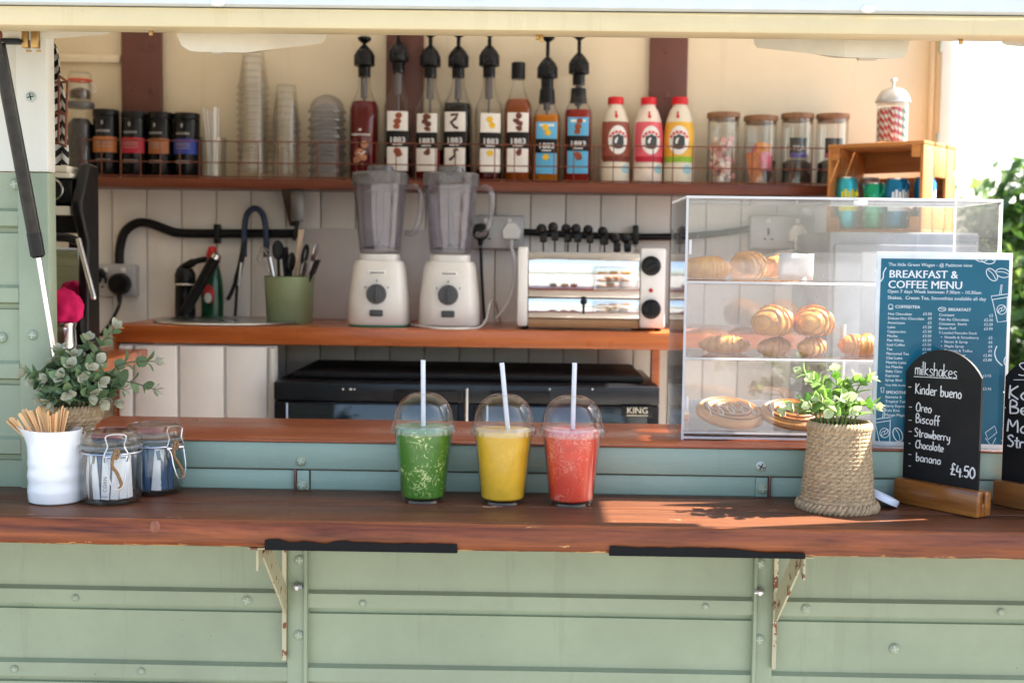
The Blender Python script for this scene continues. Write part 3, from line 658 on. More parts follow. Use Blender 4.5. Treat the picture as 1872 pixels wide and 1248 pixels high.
# --- syrup bottles
BGL = GL('bottle_glass', (.985, .988, .985), refl=.8, base=.025, edge=.75)
def LIQ(n, c, tl=.35): return M('syrup_'+n, c, .08, var=.15, vs_=12, bmp=0, coat=.15, spec=.25, tl=tl)
PUMP = M('pump_black', (.004, .0045, .006), .28, var=.2, spec=.35)
def bottle(px, w_, sh, neck, lab, liq, lvl, labels, pump=None, cap=None, motif=None, bg=None, band=None):
    """sh: pixel row of the shoulder, neck: row where the glass ends, pump: row of the pump's top"""
    T = thing('syrup_bottle', lab, 'bottle', at_shelf(px), random.uniform(-.22, .22), 'syrup bottles on the wall shelf')
    R = w_*SM/2; zs = (331-sh)*SM; zn = (331-neck)*SM; rn = .0155
    prof = [(R*.90, 0), (R, .006), (R, zs-.012), (R*.93, zs), (R*.70, zs+.016), (rn*1.35, zs+.032), (rn, zs+.05), (rn, zn)]
    SQ = 3.2 if labels else 0
    MB().lathe(prof, 36, sq=SQ).build('glass', BGL, T)
    zl = zs*lvl; lp = [(R*.84, .004), (R*.92, .009)]
    for (r, z) in prof[2:]:
        if z < zl: lp.append((r*.92, z))
    lp.append((prad(prof, zl)*.92, zl)); MB().lathe(lp, 32, sq=SQ).build('syrup', liq, T)
    if labels:
        lw = R*.70; z0, z1 = zs*.13, zs*.88; mid0, mid1 = zs*.43, zs*.635
        q = MB(); wrap(q, rect2d(-lw, lw, z0, z1, 8), prof, .0008, 0, SQ); lb = q.build('label', bg or PAPER, T)
        q = MB(); wrap(q, rect2d(-lw*1.06, lw*1.06, mid0, mid1, 8), prof, .0014, 0, SQ); q.build('label_band', INK, lb)
        q = MB(); v, f = text2d('1883', .020, 'CENTER', 0, .02); wrap(q, ([(a, c+mid0+.012) for a, c in v], f), prof, .0021, 0, SQ)
        wrap(q, rect2d(-.012, .012, mid0+.005, mid0+.008, 3), prof, .0021, 0, SQ); q.build('print', M('print_silver', (.72, .72, .72), .4), lb)
        mc, kind = motif
        for half in (1, 0):
            q = MB(); hf = lambda z: (z > .5) == bool(half)
            if kind == 'cubes':
                pts = ((.003, .83, .009), (.0, .755, .010), (-.002, .69, .009), (.0, .38, .010), (.003, .34, .009)); n_, wb_ = 6, .15
            elif kind == 'nuts':
                pts = ((.001, .84, .009), (-.004, .775, .008), (.004, .745, .008), (.003, .68, .008), (.002, .37, .008), (.005, .40, .006)); n_, wb_ = 10, .2
            elif kind == 'swirl':
                pts = ()
                for ps in ([(-.01, .84), (.008, .85), (.002, .79), (-.009, .75), (.0, .69), (.009, .67)], [(.01, .40), (.0, .40), (.002, .33), (-.012, .27)]):
                    if hf(ps[0][1]): wrap(q, line2d([(a, zs*z) for a, z in ps], .007), prof, .0021, 0, SQ)
            else:
                pts = [(a+.0055*cos(j*pi/3), z+.0055*sin(j*pi/3)/zs, .0036) for (a, z) in ((-.003, .80), (.003, .725), (-.001, .37)) for j in range(6)]+[(-.003, .80, .005), (.003, .725, .005), (-.001, .37, .005), (0, .76, .004)]; n_, wb_ = 8, 0
            for (a, z, s_) in pts:
                if hf(z): wrap(q, ell2d(a, zs*z, s_, s_*.88, n_, wb_), prof, .0021+.0001*random.random(), 0, SQ)
            q.build('motif', mc, lb)
        if bg:
            q = MB(); wrap(q, rect2d(-lw*.7, lw*.7, zs*.815, zs*.85, 6), prof, .0016, 0, SQ); q.build('print', PRINTW, lb)
    else:
        q = MB(); [wrap(q, ell2d(a, z*zs, s, s*.9, 12, .12), prof, .001) for a, z, s in ((.012, .47, .010), (-.002, .36, .013), (.008, .30, .010), (-.010, .27, .010))]; q.build('motif', M('shell_print', C(190, 132, 96), .5, var=.4, vs_=90), T)
        q = MB(); [wrap(q, rect2d(-.026+.0045*j, -.0235+.0045*j, zs*.585, zs*.585+.005, 1), prof, .001) for j in range(12)]; wrap(q, ell2d(.0, zs*.66, .004, .003), prof, .001); wrap(q, line2d([(-.011, zs*.34), (-.003, zs*.37), (.004, zs*.34), (.014, zs*.38)], .003), prof, .002); q.build('print', PRINTW, T)
    if cap: MB().lathe([(.0185, zn-.004), (.0185, (331-cap)*SM-.002), (.017, (331-cap)*SM), (.0, (331-cap)*SM+.0005)], 20).build('cap', BLACK, T)
    if band: MB().lathe([(.0225, (331-band[1])*SM), (.0195, (331-band[0])*SM), (.014, (331-band[0])*SM)], 20).build('neck_band', BLACK, T)
    if pump:
        zp = (331-pump)*SM; zc = zn-.006
        pm = MB().lathe([(.0165, zc), (.0165, zc+.026), (.0275, zc+.030), (.0275, zc+.056), (.021, zc+.068), (.009, zc+.082), (.0055, zc+.084)], 24)
        pm.build('pump', PUMP, T)
        q = MB().cyl((0, 0, zc+.083), (0, 0, zp-.012), .0052, n=12).lathe([(.007, zp-.014), (.0175, zp-.006), (.018, zp), (.014, zp+.003), (0, zp+.004)], 18)
        q.tube(spline([(0, -.006, zp-.003), (.004, -.03, zp-.003), (.005, -.045, zp-.009)], 4), .0045, 8); q.build('plunger', PUMP, T)
        MB().cyl((0, 0, zc-.001), (0, 0, zc-.055), .0095, n=12).cyl((0, 0, zc-.055), (0, 0, max(.02, zl-.02)), .0035, n=8).build('dip_tube', M('pump_tube', (.12, .11, .11), .3), T)
    return T
RED = LIQ('dark_red', (.13, .007, .008), .15); AMB = LIQ('amber', (.30, .065, .006), .2); BLK = LIQ('black', (.003, .0025, .0025), 0); YEL = LIQ('golden', (.60, .22, .008), .4); RB = LIQ('red', (.30, .014, .005), .2); MAR = LIQ('maroon', (.06, .007, .006), .1)
BROWN1 = M('motif_caramel', C(140, 66, 36), .6, var=.35, vs_=150); BROWN2 = M('motif_nut', C(104, 54, 38), .6, var=.5, vs_=150); YELM = M('motif_vanilla', C(226, 184, 38), .6, var=.2, vs_=150); DKM = M('motif_chocolate', C(62, 42, 40), .6); BLUE = M('label_blue', C(88, 172, 214), .5, var=.03)
bottle(665, 54, 194, 140, 'round shouldered dark red syrup bottle printed with shells, leftmost of the syrups', RED, 1.04, False, pump=74)
bottle(727, 50, 190, 132, 'clear syrup bottle with caramel cubes on its label, pump against the brown batten', MAR, .30, True, pump=50, motif=(BROWN1, 'cubes'))
bottle(785, 50, 194, 140, 'clear syrup bottle with nuts on its white label, left of the black syrup', RED, .42, True, pump=62, motif=(BROWN2, 'nuts'))
bottle(836, 51, 190, 140, 'syrup bottle filled with black chocolate syrup', BLK, 1.0, True, pump=62, motif=(DKM, 'swirl'))
bottle(892, 49, 192, 138, 'nearly empty syrup bottle with yellow vanilla flowers on white label', MAR, .16, True, pump=60, motif=(YELM, 'flower'))
bottle(945, 51, 190, 142, 'amber syrup bottle with a plain black cap instead of a pump', AMB, 1.06, True, cap=115, motif=(BROWN2, 'nuts'))
bottle(998, 50, 208, 158, 'golden syrup bottle with blue label and vanilla flowers', YEL, .99, True, pump=68, motif=(YELM, 'flower'), bg=BLUE, band=(162, 188))
bottle(1055, 50, 198, 150, 'red syrup bottle with blue label and caramel cubes', RB, .99, True, pump=64, motif=(BROWN1, 'cubes'), bg=BLUE, band=(160, 186))

# --- milkshake bottles
def milk(px, w_, top, lab, bandc, body):
    T = thing('milk_bottle', lab, 'bottle', at_shelf(px), random.uniform(-.25, .25), 'flavoured milk bottles on the wall shelf'); R = w_*SM/2; H = (331-top)*SM
    prof = [(R*.9, 0), (R, .005), (R, H*.52), (R*.97, H*.62), (R*.86, H*.74), (R*.64, H*.85), (R*.48, H*.89), (R*.46, H*.92)]
    MB().lathe(prof, 32).build('body', body, T)
    MB().lathe([(R*.52, H*.915), (R*.53, H*.925), (R*.53, H*.99), (R*.48, H), (0, H+.0005)], 24).build('cap', M('red_cap', C(206, 26, 36), .35), T)
    q = MB(); wrap(q, rect2d(-R*1.25, R*1.25, H*.28, H*.71, 14, 12), prof, .0006); lb = q.build('label', bandc, T)
    q = MB(); wrap(q, ell2d(0, H*.50, R*.66, H*.165, 28, rings=4), prof, .0012); q.build('roundel', PRINTW, lb)
    q = MB()
    for k in range(6): a = 150-k*24; wrap(q, ringseg2d(0, H*.49, R*.50, R*.66, a-9, a+9, 3), prof, .0018)
    wrap(q, ell2d(-.004, H*.77, .004, .005), prof, .0018); wrap(q, rect2d(-.0065, -.002, H*.79, H*.83, 2), prof, .0014); q.build('print', M('print_red', C(206, 40, 44), .5), lb)
    q = MB(); wrap(q, ([(-R*.36, H*.545), (-R*.1, H*.555), (0, H*.575), (R*.1, H*.555), (R*.36, H*.545), (R*.38, H*.45), (R*.2, H*.415), (0, H*.40), (-R*.2, H*.415), (-R*.38, H*.45)], [tuple(range(10))]), prof, .0022); wrap(q, ringseg2d(0, H*.50, R*.52, R*.60, 215, 325, 10), prof, .0018); q.build('emblem', M('emblem_ink', (.05, .06, .065), .5), lb)
    q = MB(); wrap(q, rect2d(-R*1.1, R*1.1, H*.25, H*.315, 10), prof, .0011); q.build('flavour_strip', M('strip_'+str(px), {1123: C(112, 44, 30), 1183: C(186, 30, 58), 1240: C(140, 186, 48)}[px], .5), lb)
    q = MB(); wrap(q, ell2d(R*.6, H*.17, R*.35, H*.05), prof, .0009); q.build('splash', M('pale_blue_print', C(150, 196, 206), .5), T)
    return T
CRM = M('cream_bottle', (.74, .68, .54), .3, var=.04, coat=.3)
milk(1123, 54, 175, 'flavoured milk bottle with red cap and brown chocolate label', M('milk_brown', C(142, 76, 58), .45), CRM)
milk(1183, 54, 175, 'flavoured milk bottle with red cap and pink strawberry label', M('milk_pink', C(222, 96, 108), .45), M('cream_bottle_pink', (.76, .66, .56), .3, coat=.3))
milk(1240, 55, 174, 'flavoured milk bottle with red cap and yellow banana label', M('milk_yellow', C(228, 178, 62), .45), CRM)

# --- jars with wooden lids
LIDW = WOOD('lid_wood', C(120, 84, 58), C(162, 122, 88), 0, 30, .5, .1)
def woodjar(px, w_, top, lab):
    T = thing('wooden_lid_jar', lab, 'jar', at_shelf(px), 0, 'glass jars with wooden lids'); R = w_*SM/2; H = (333-top)*SM
    MB().lathe([(R*.9, 0), (R*.98, .004), (R*.98, H-.014), (R*.93, H-.014), (R*.93, .007), (0, .006)], 30).build('glass', GLASS, T)
    MB().lathe([(R*.90, H-.020), (R*.90, H-.013), (R*1.02, H-.013), (R*1.03, H-.003), (R*1.0, H), (0, H+.0005)], 30).build('lid', LIDW, T)
    return T, R*.90, H
T, R, H = woodjar(1320, 58, 203, 'glass jar of pink and white marshmallows with wooden lid')
for k in range(46):
    a = random.uniform(0, 6.28); rr = R*.78*sqrt(random.random()); z = .014+(k/46)*H*.58
    mb = MB().lathe([(.006, -.007), (.0085, -.0055), (.0085, .0055), (.006, .007)], 8); mb.xf(Matrix.Translation((rr*cos(a), rr*sin(a), z)) @ Matrix.Rotation(random.uniform(0, 3), 4, 'X') @ Matrix.Rotation(random.uniform(0, 3), 4, 'Y'))
    o = mb.build('marshmallow', M('marsh_pink', C(236, 178, 172), .8, sss=.0) if k % 2 else M('marsh_white', C(240, 222, 206), .8)); o.location = at_shelf(1320)
    tag(o, 'small marshmallow heaped inside the first wooden lidded jar', 'sweet', 'marshmallows in the jar')
def sachet(T, x, y, z, w_, h, mat, rz, name='packet', tilt=0, print_=None, label=None, cat='packet', group=None):
    m = MB(); n = 5; vs = []
    for i in range(n+1):
        for j in range(n+1):
            u, v = i/n, j/n; bul = .003*sin(pi*u)*sin(pi*v); vs.append(((u-.5)*w_, -bul-.0006, v*h))
    for i in range(n+1):
        for j in range(n+1):
            u, v = i/n, j/n; bul = .003*sin(pi*u)*sin(pi*v); vs.append(((u-.5)*w_, bul+.0006, v*h))
    N = (n+1)**2; fs = [(i*(n+1)+j, (i+1)*(n+1)+j, (i+1)*(n+1)+j+1, i*(n+1)+j+1) for i in range(n) for j in range(n)]
    fs += [tuple(k+N for k in reversed(f)) for f in fs]
    rim = [j for j in range(n+1)]+[i*(n+1)+n for i in range(1, n+1)]+[n*(n+1)+j for j in range(n-1, -1, -1)]+[i*(n+1) for i in range(n-1, 0, -1)]
    fs += [(rim[k], rim[(k+1) % len(rim)], rim[(k+1) % len(rim)]+N, rim[k]+N) for k in range(len(rim))]
    m.add(vs, fs); L = Vector(T.location)
    R_ = thing(name, label, cat, L+Vector((x, y, z)), rz, group) if print_ else None
    m.xf(Matrix.Rotation(tilt, 4, 'Y'))
    if print_:
        o = m.build('wrapper', mat, R_)
        for pn, vf, pm in print_:
            q = MB(); flat(q, vf, 0, 0, -.0046); q.xf(Matrix.Rotation(tilt, 4, 'Y')); q.build(pn, pm, o)
        return R_
    o = m.build(name, mat); o.location = L+Vector((x, y, z)); o.rotation_euler = (0, 0, rz); tag(o, label, cat, group); return o
T, R, H = woodjar(1388, 60, 208, 'glass jar of colourful biscuit packets with wooden lid')
for k, (x, y, z, w_, h, c) in enumerate(((-.008, -.012, .01, .034, .075, C(206, 120, 60)), (.014, -.016, .04, .030, .05, C(226, 120, 140)), (-.010, .004, .055, .040, .055, C(220, 110, 140)), (.010, .006, .015, .036, .06, C(60, 56, 62)), (.004, -.004, .075, .036, .04, C(232, 150, 66)), (-.02, -.001, .04, .024, .05, C(230, 130, 104)))):
    sachet(T, x, y, z, w_, h, M('pkt%d' % k, c, .35, var=.25, vs_=60), random.uniform(-.4, .4), label=['orange brown biscuit packet low in the colourful jar', 'pink biscuit packet at the right of the colourful jar', 'magenta packet at the top left of the colourful jar', 'black packet behind in the colourful jar', 'amber packet topmost in the colourful jar', 'salmon packet at the left of the colourful jar'][k], tilt=random.uniform(-.3, .3))
for px, strip, lab, cl in ((1455, C(74, 66, 150), 'glass jar of tea bags with black TEA packet and violet stripe', 'black TEA packet with violet stripe inside the third wooden lidded jar'), (1519, C(178, 48, 98), 'glass jar of tea bags with black TEA packet and magenta stripe, beside the crate', 'black TEA packet with magenta stripe inside the jar beside the crate')):
    T, R, H = woodjar(px, 58, 203, lab)
    MB().lathe([(R*.9, .008), (R*.97, .012), (R*.95, H*.32), (R*.6, H*.36)], 20).build('dark_tea', M('tea_dark', (.05, .045, .042), .7, var=.8, vs_=140, bmp=.8), T)
    sachet(T, 0, -R*.5, .075, .046, .052, INK, random.uniform(-.1, .1), 'tea_packet', print_=[('print', (lambda vf: ([(a, c+.018) for a, c in vf[0]], vf[1]))(text2d('TEA', .019, 'CENTER')), PRINTW), ('stripe', rect2d(-.022, .022, .0, .012, 2), M('stripe%d' % px, strip, .5))], label=cl, group='tea packets')

# ================================================================== crate, cans and straw jar at the right
PINE = WOOD('crate_pine', C(150, 92, 44), C(200, 140, 80), 0, 16, .5, .1, var=.15)
PINEV = WOOD('crate_pine_upright', C(150, 92, 44), C(200, 140, 80), 2, 16, .5, .1, var=.15)
# cabinet that the crate stands on (seen through the display case)
zc0 = 1.52
pc = P(1690, 256, 3.0)                       # nearest upper corner of the crate
crz = radians(-40); cw, cdp, chh = .248, .20, pc.z-zc0
T = thing('wooden_crate', 'small slatted pine crate lying open side out beside the doorway', 'crate', (pc.x, pc.y, zc0), crz)
th = .009
# local frame: x to the left is -x along the open front, +y into the depth; nearest corner at the origin
for z0, z1 in ((0, chh*.30), (chh*.36, chh*.66), (chh*.72, chh)):
    MB().rbox((-cw, cdp-th, z0), (0, cdp, z1), .0015).build('slat', PINE, T)
for y0, y1 in ((0, cdp*.31), (cdp*.345, cdp*.655), (cdp*.69, cdp-th-.001)):
    MB().rbox((-cw, y0, chh-th), (0, y1, chh), .0015).build('slat', PINE, T)
    MB().rbox((-cw, y0, 0), (0, y1, th), .0015).build('slat', PINE, T)
for sx in (0, 1):
    x0 = -th if not sx else -cw
    for y0, y1 in ((0, cdp*.30), (cdp*.70, cdp-th-.0005)): MB().rbox((x0+.0005, y0+.0005, th+.0005), (x0+th-.0005, y1, chh-th-.0005), .0015).build('end_board', PINEV, T)
    for y0, y1, z0, z1 in ((cdp*.31, cdp*.69, chh*.62, chh-th-.0005), (cdp*.31, cdp*.69, th+.0005, chh*.38)): MB().rbox((x0+.0005, y0, z0), (x0+th-.0005, y1, z1), .0015).build('end_board', PINE, T)
    MB().prism([(.001, th), (.03, th), (.001, th+.03)], x0+th if sx else x0-.022, x0+th+.022 if sx else x0, 0).build('corner_block', PINE, T)
    MB().prism([(.001, chh-th), (.03, chh-th), (.001, chh-th-.03)], x0+th if sx else x0-.022, x0+th+.022 if sx else x0, 0).build('corner_block', PINE, T)
CRM_ = Matrix.Translation(T.location) @ Matrix.Rotation(crz, 4, 'Z')
cab = thing('steel_cabinet', 'tall grey steel cabinet under the pine crate, seen through the display case', 'cabinet', (pc.x-.03, 3.19, ZF))
x0, x1 = pc.x-.22, pc.x+.135
MB().rbox((x0, 2.99, ZF+.04), (x1, 3.40, zc0-.0005), .006).build('body', M('cabinet_grey', (.30, .31, .33), .35, .4), cab, True)
MB().rbox((x0+.01, 2.972, ZF+.07), (x1-.01, 2.989, zc0-.03), .005).build('door', M('cabinet_door_grey', (.36, .37, .39), .3, .4), cab, True)
MB().cyl((x0+.035, 2.967, 1.0), (x0+.035, 2.967, 1.3), .006).build('handle', STEEL, cab, True)
for x in (x0+.03, x1-.03): MB().cyl((x, 3.2, ZF), (x, 3.2, ZF+.05), .015).build('foot', BLACK, cab, True)
def can(dx, dy, r, h, c1, c2, lab, txt=None):
    h *= .88
    p = CRM_ @ Vector((dx, dy, th)); T = thing('drink_can', lab, 'can', p, 0, 'drink cans in the crate')
    prof = [(r*.78, 0), (r*.92, .004), (r, .010), (r, h-.016), (r*.82, h-.004)]
    MB().lathe(prof, 24).build('body', M('can_%d' % (int(dx*1000)+999), c1, .3, .5), T)
    MB().lathe([(r*.82, h-.0038), (r*.86, h-.001), (r*.82, h), (r*.76, h-.003), (0, h-.003)], 24).build('top', STEEL, T)
    q = MB(); [wrap(q, rect2d(-.02+.008*j, -.014+.008*j, h*.6, h*(.72+.04*(j % 2)), 1), prof, .0008) for j in range(6)]
    wrap(q, rect2d(-r, r, h*.35, h*.5, 8), prof, .0008); q.build('print', M('canprint_%d' % (int(dx*1000)+999), c2, .4), T)
can(-.218, .05, .0265, .150, C(60, 176, 190), C(216, 214, 40), 'aqua drink can with lime lettering, leftmost in the crate', 'FIZZ')
can(-.185, .11, .0265, .150, C(150, 128, 124), C(80, 60, 70), 'dusky grey drink can behind the aqua and green cans')
can(-.148, .06, .0265, .132, C(30, 160, 118), C(60, 190, 150), 'green drink can in the middle of the crate')
can(-.086, .05, .030, .142, C(24, 116, 160), C(214, 224, 230), 'blue drink can with white lettering inside the crate', 'WATER')
can(-.030, .085, .0265, .145, C(30, 120, 170), C(200, 210, 220), 'blue drink can half hidden at the crate upright', 'COLA')
# straw dispenser on the crate
p = P(1630, 256, 3.14); p.z = zc0+chh
T = thing('straw_dispenser', 'glass straw dispenser with domed chrome lid standing on the pine crate', 'dispenser', p); sm = 3.14/F
R = 30*sm; zt = (256-180)*sm
MB().lathe([(R*.86, .0005), (R*.93, .004), (R*.93, zt), (R*.88, zt), (R*.88, .007), (0, .006)], 28).build('glass', GLASS, T)
MB().lathe([(R*1.03, zt-.002), (R*1.05, zt+.002), (R*.92, zt+.016), (R*.70, zt+.028), (R*.3, zt+.036), (0, zt+.037)], 28).build('lid', STEEL, T)
MB().cyl((0, 0, zt+.036), (0, 0, zt+.052), .003).lathe([(.004, zt+.050), (.009, zt+.053), (.006, zt+.058), (0, zt+.06)], 12).build('lifter', STEEL, T)
def stripes(name, c):
    m, nt, out = newmat(name); b = nt.nodes.new('ShaderNodeBsdfPrincipled'); b.inputs['Roughness'].default_value = .4
    tc = nt.nodes.new('ShaderNodeTexCoord'); sx = nt.nodes.new('ShaderNodeSeparateXYZ'); lk(nt, tc.outputs['Object'], sx.inputs[0])
    an = math_(nt, 'ARCTAN2', sx.outputs[1], sx.outputs[0]); k = math_(nt, 'ADD', math_(nt, 'MULTIPLY', sx.outputs[2], 330), an); k = math_(nt, 'SINE', k); k = math_(nt, 'GREATER_THAN', k, 0)
    lk(nt, mixc(nt, k, (.82, .78, .72), c), b.inputs['Base Color']); lk(nt, b.outputs[0], out.inputs[0]); return m
SR, SG = stripes('straw_red', C(206, 32, 28)), stripes('straw_green', C(60, 132, 76))
sh = (256-196)*sm; sr = MB().cyl((0, 0, 0), (0, 0, sh), .0042, n=10)
mr, mg = sr.mesh('paper_straw', SR), sr.mesh('paper_straw', SG); k = 0
for i in range(-4, 5):
    for j in range(-4, 5):
        x, y = i*.0088+(j % 2)*.0044, j*.0078
        if x*x+y*y < (R*.80)**2:
            gr = x > .012; o = bpy.data.objects.new('paper_straw', mg if gr else mr); col.objects.link(o); o.location = (p.x+x, p.y+y, p.z+.0075); o.rotation_euler = (random.uniform(-.02, .02), random.uniform(-.03, .03), random.uniform(0, 6))
            tag(o, 'green and white striped paper straw at the right of the glass dispenser' if gr else 'red and white striped paper straw in the glass dispenser', 'straw', 'green striped straws' if gr else 'red striped straws')

# ================================================================== back counter appliances
YC = 3.12; CM = YC/F
BLW = M('blender_white', (.72, .70, .66), .3, var=.03, bmp=.02, coat=.2); SMK = GL('smoky_jug', (.86, .85, .88), haze=.15, hazecol=(.55, .53, .60), refl=.8, base=.08); KNB = M('knob_grey', (.055, .058, .062), .4)
def blender(px, lab, foot):
    T = thing('blender', lab, 'blender', (XP(px, 597, YC), YC, ZB), 0, 'white blenders on the worktop'); k = CM
    hb = (597-478)*k; ht = (597-466)*k
    b0, b1 = 56*k, 46*k
    prof = [(b0*.96, .006), (b0, .012), (b0*.97, hb*.4), (b1*1.02, hb*.92), (b1*.93, hb), (b1*.80, hb+.001), (b1*.78, ht), (b1*.70, ht+.002)]
    MB().lathe(prof, 40, sq=3.6, sy=.92).build('base', BLW, T)
    MB().lathe([(b0*.92, 0), (b0*.97, .003), (b0*.97, .0058)], 40, sq=3.6, sy=.92).build('foot', foot, T)
    yk = -.92*b0*.985
    kz = (597-537)*k; yf = -prad(prof, kz)*.92
    MB().lathe([(18*k, 0), (18*k, .012), (16*k, .017), (0, .018)], 28).xf(Matrix.Translation((0, yf+.003, kz)) @ Matrix.Rotation(pi/2, 4, 'X')).rbox((-.003, yf-.019, kz-14*k), (.003, yf-.012, kz+14*k), .001).build('dial', KNB, T)
    q = MB()
    for a in (-120, -60, 0, 60, 120): q.rbox((24*k*sin(radians(a))-.0012, yf-.0005, kz+24*k*cos(radians(a))-.0022), (24*k*sin(radians(a))+.0012, yf+.006, kz+24*k*cos(radians(a))+.0022), .0002, 1)
    q.build('dial_marks', KNB, T)['kind'] = 'stuff'
    bz = (597-571)*k; yf2 = -prad(prof, bz)*.92; MB().rbox((-12*k, yf2-.004, bz-6*k), (12*k, yf2+.003, bz+6*k), .003).build('button', KNB, T)
    lz = (597-499)*k; yf3 = -prad(prof, lz)*.92
    pl = MB().rbox((-16*k, yf3-.002, lz-4.5*k), (16*k, yf3+.004, lz+4.5*k), .001).build('badge', WHITEPL, T)
    q = MB(); [flat(q, rect2d(-.016+.005*j, -.0125+.005*j, lz-.002, lz+.002, 1), 0, 0, yf3-.0028) for j in range(7)]; q.build('print', KNB, pl)
    z0, z1 = ht+.002, (597-338)*k; r0, r1 = 37*k, 48*k
    jp = [(r0*.9, z0), (r0, z0+.006), (r1, z1), (r1*.965, z1), (r0*.955, z0+.012), (0, z0+.010)]
    m = MB().lathe(jp, 40, sq=2.8); m.build('jug', SMK, T)
    MB().lathe([(r0*.86, z0+.011), (r0*.86, z0+.016), (.012, z0+.02), (.004, z0+.03), (0, z0+.03)], 20).build('blade', M('blade_dark', (.03, .03, .032), .3), T)
    m = MB()
    for i in range(6): m.tube([((r0*.97)*cos(i*pi/3+.5), (r0*.97)*sin(i*pi/3+.5), z0+.01), ((r1*.98)*cos(i*pi/3+.5), (r1*.98)*sin(i*pi/3+.5), z1-.004)], .0022, 6)
    m.build('rib', SMK, T)
    MB().tube(spline([(r1*.98, -.012, z1-.008), (r1+.026, -.02, z1-.008), (r1+.038, -.02, z1-.03), (r1+.034, -.02, z1-.085), (r1+.02, -.018, z1-.12), (r0+.014, -.012, z1-.122)], 5), .007, 10).build('handle', SMK, T)
    l2 = (597-318)*k; l3 = (597-306)*k
    MB().lathe([(r1*1.02, z1-.004), (r1*1.05, z1), (r1*1.05, l2-.003), (r1*1.0, l2), (r1*.5, l2+.001), (r1*.48, l3-.002), (r1*.42, l3), (0, l3+.0005)], 40, sq=2.8).build('lid', GL('smoky_lid', (.62, .63, .65), haze=.45, hazecol=(.36, .37, .39), refl=.7, base=.08), T)
    return T
blender(694, 'white blender with smoky jug, nearer the utensil pot', M('blender_foot_green', (.02, .22, .13), .5)); blender(822, 'white blender with smoky jug, nearer the toaster', M('blender_foot_dark', (.03, .035, .04), .5))
# --- toaster
YT = 3.05; TM = YT/F
x0, x1 = XP(945, 590, YT), XP(1262, 590, YT); xa, xc = XP(965, 590, YT), XP(1168, 590, YT); zt = ZP(1050, 452, YT); zt1 = ZP(1050, 462, YT); zbot = ZB+.008
T = thing('toaster', 'wide chrome slot toaster with white ends and black handles on the worktop', 'toaster', ((x0+x1)/2, YT+.11, ZB))
ENDW = M('toaster_white', (.74, .73, .71), .3, var=.03)
MB().rbox((x0, YT-.004, zbot), (xa-.001, YT+.21, zt), .006).build('end_panel', ENDW, T, True)
MB().rbox((xc+.001, YT-.004, zbot), (XP(1215, 590, YT), YT+.21, zt), .005).build('control_panel', ENDW, T, True)
MB().box((xa, YT+.02, zbot+.03), (xc, YT+.20, zt1-.03)).build('core', BLACKM, T, True)
zj = ZP(1060, 545, YT); zk = ZP(1060, 583, YT)
MIR = M('mirror_chrome', (.80, .79, .78), .06, 1, var=.03, bmp=.16, bs=9)
MB().rbox((xa, YT, zj+.002), (xc, YT+.012, zt1), .002).build('front_plate', MIR, T, True)
MB().rbox((xa, YT-.001, zk+.002), (xc, YT+.012, zj), .002).build('lower_plate', MIR, T, True)
MB().rbox((xa, YT+.004, zbot-.002), (xc, YT+.02, zk), .002).build('crumb_tray', M('tray_tan', C(170, 130, 90), .4, .3), T, True)
MB().box((xa, YT+.012, zt1-.006), (xc, YT+.20, zt1-.004)).build('top_plate', M('top_tan', C(178, 140, 96), .35, .5), T, True)
for k in range(5):
    y = YT+.03+k*.033; MB().rbox((xa+.01, y, zt1-.0035), (xc-.01, y+.006, zt1+.002), .001).build('slot_bar', STEEL, T, True)
for px, py in ((1190, 486), (1190, 565)):
    p = P(px, py, YT-.005); m = MB().lathe([(18*TM, 0), (18*TM, .004), (13.5*TM, .006), (13*TM, .014), (0, .015)], 28).xf(Matrix.Translation(p) @ Matrix.Rotation(pi/2, 4, 'X')); k = m.build('dial', BLACK, T, True)
    m = MB().rbox((p.x-.004, p.y-.024, p.z-.017), (p.x+.004, p.y-.012, p.z+.017), .0015); m.xf(Matrix.Translation(p) @ Matrix.Rotation(1.1 if py < 500 else 0, 4, 'Y') @ Matrix.Translation(-p)); m.build('grip', BLACK, k, True)
p = P(1190, 531, YT-.004); MB().ball((p.x, p.y, p.z), (.0055, .004, .0055)).build('lamp', M('red_lamp', C(176, 22, 26), .2), T, True)
p = P(1067, 551, YT-.001); MB().ball((p.x, p.y-.008, p.z), .0085).cyl((p.x, p.y-.006, p.z), (p.x, p.y-.006, p.z-.03), .003).build('lever', BLACK, T, True)
for px, py in ((990, 418), (1011, 415), (1035, 418), (1053, 418), (1075, 420), (1102, 423), (1125, 436), (1144, 436)):
    p = P(px, py, YT+.06+random.uniform(0, .05)); q = P(px+3, 461, p.y)
    MB().tube([(q.x, q.y, zt1-.004), (q.x, q.y, p.z-.012), (p.x, p.y, p.z)], .0022, 6).ball((p.x, p.y, p.z), (.0128, .010, .0125)).rbox((q.x-.009, q.y-.004, p.z-.034), (q.x+.009, q.y+.004, p.z-.010), .003).build('cage_handle', BLACK, T, True)
q = MB(); pt = P(1130, 572, YT-.002); flat(q, text2d('Dualit', .018, 'CENTER', .25), pt.x, pt.z, pt.y-.0008); q.build('print', M('etch_grey', (.34, .32, .3), .3, .6), T, True)
for x in (x0+.02, XP(1205, 590, YT)): MB().cyl((x, YT+.03, ZB), (x, YT+.03, zbot+.002), .008, n=10).cyl((x, YT+.18, ZB), (x, YT+.18, zbot+.002), .008, n=10).build('foot', BLACK, T, True)

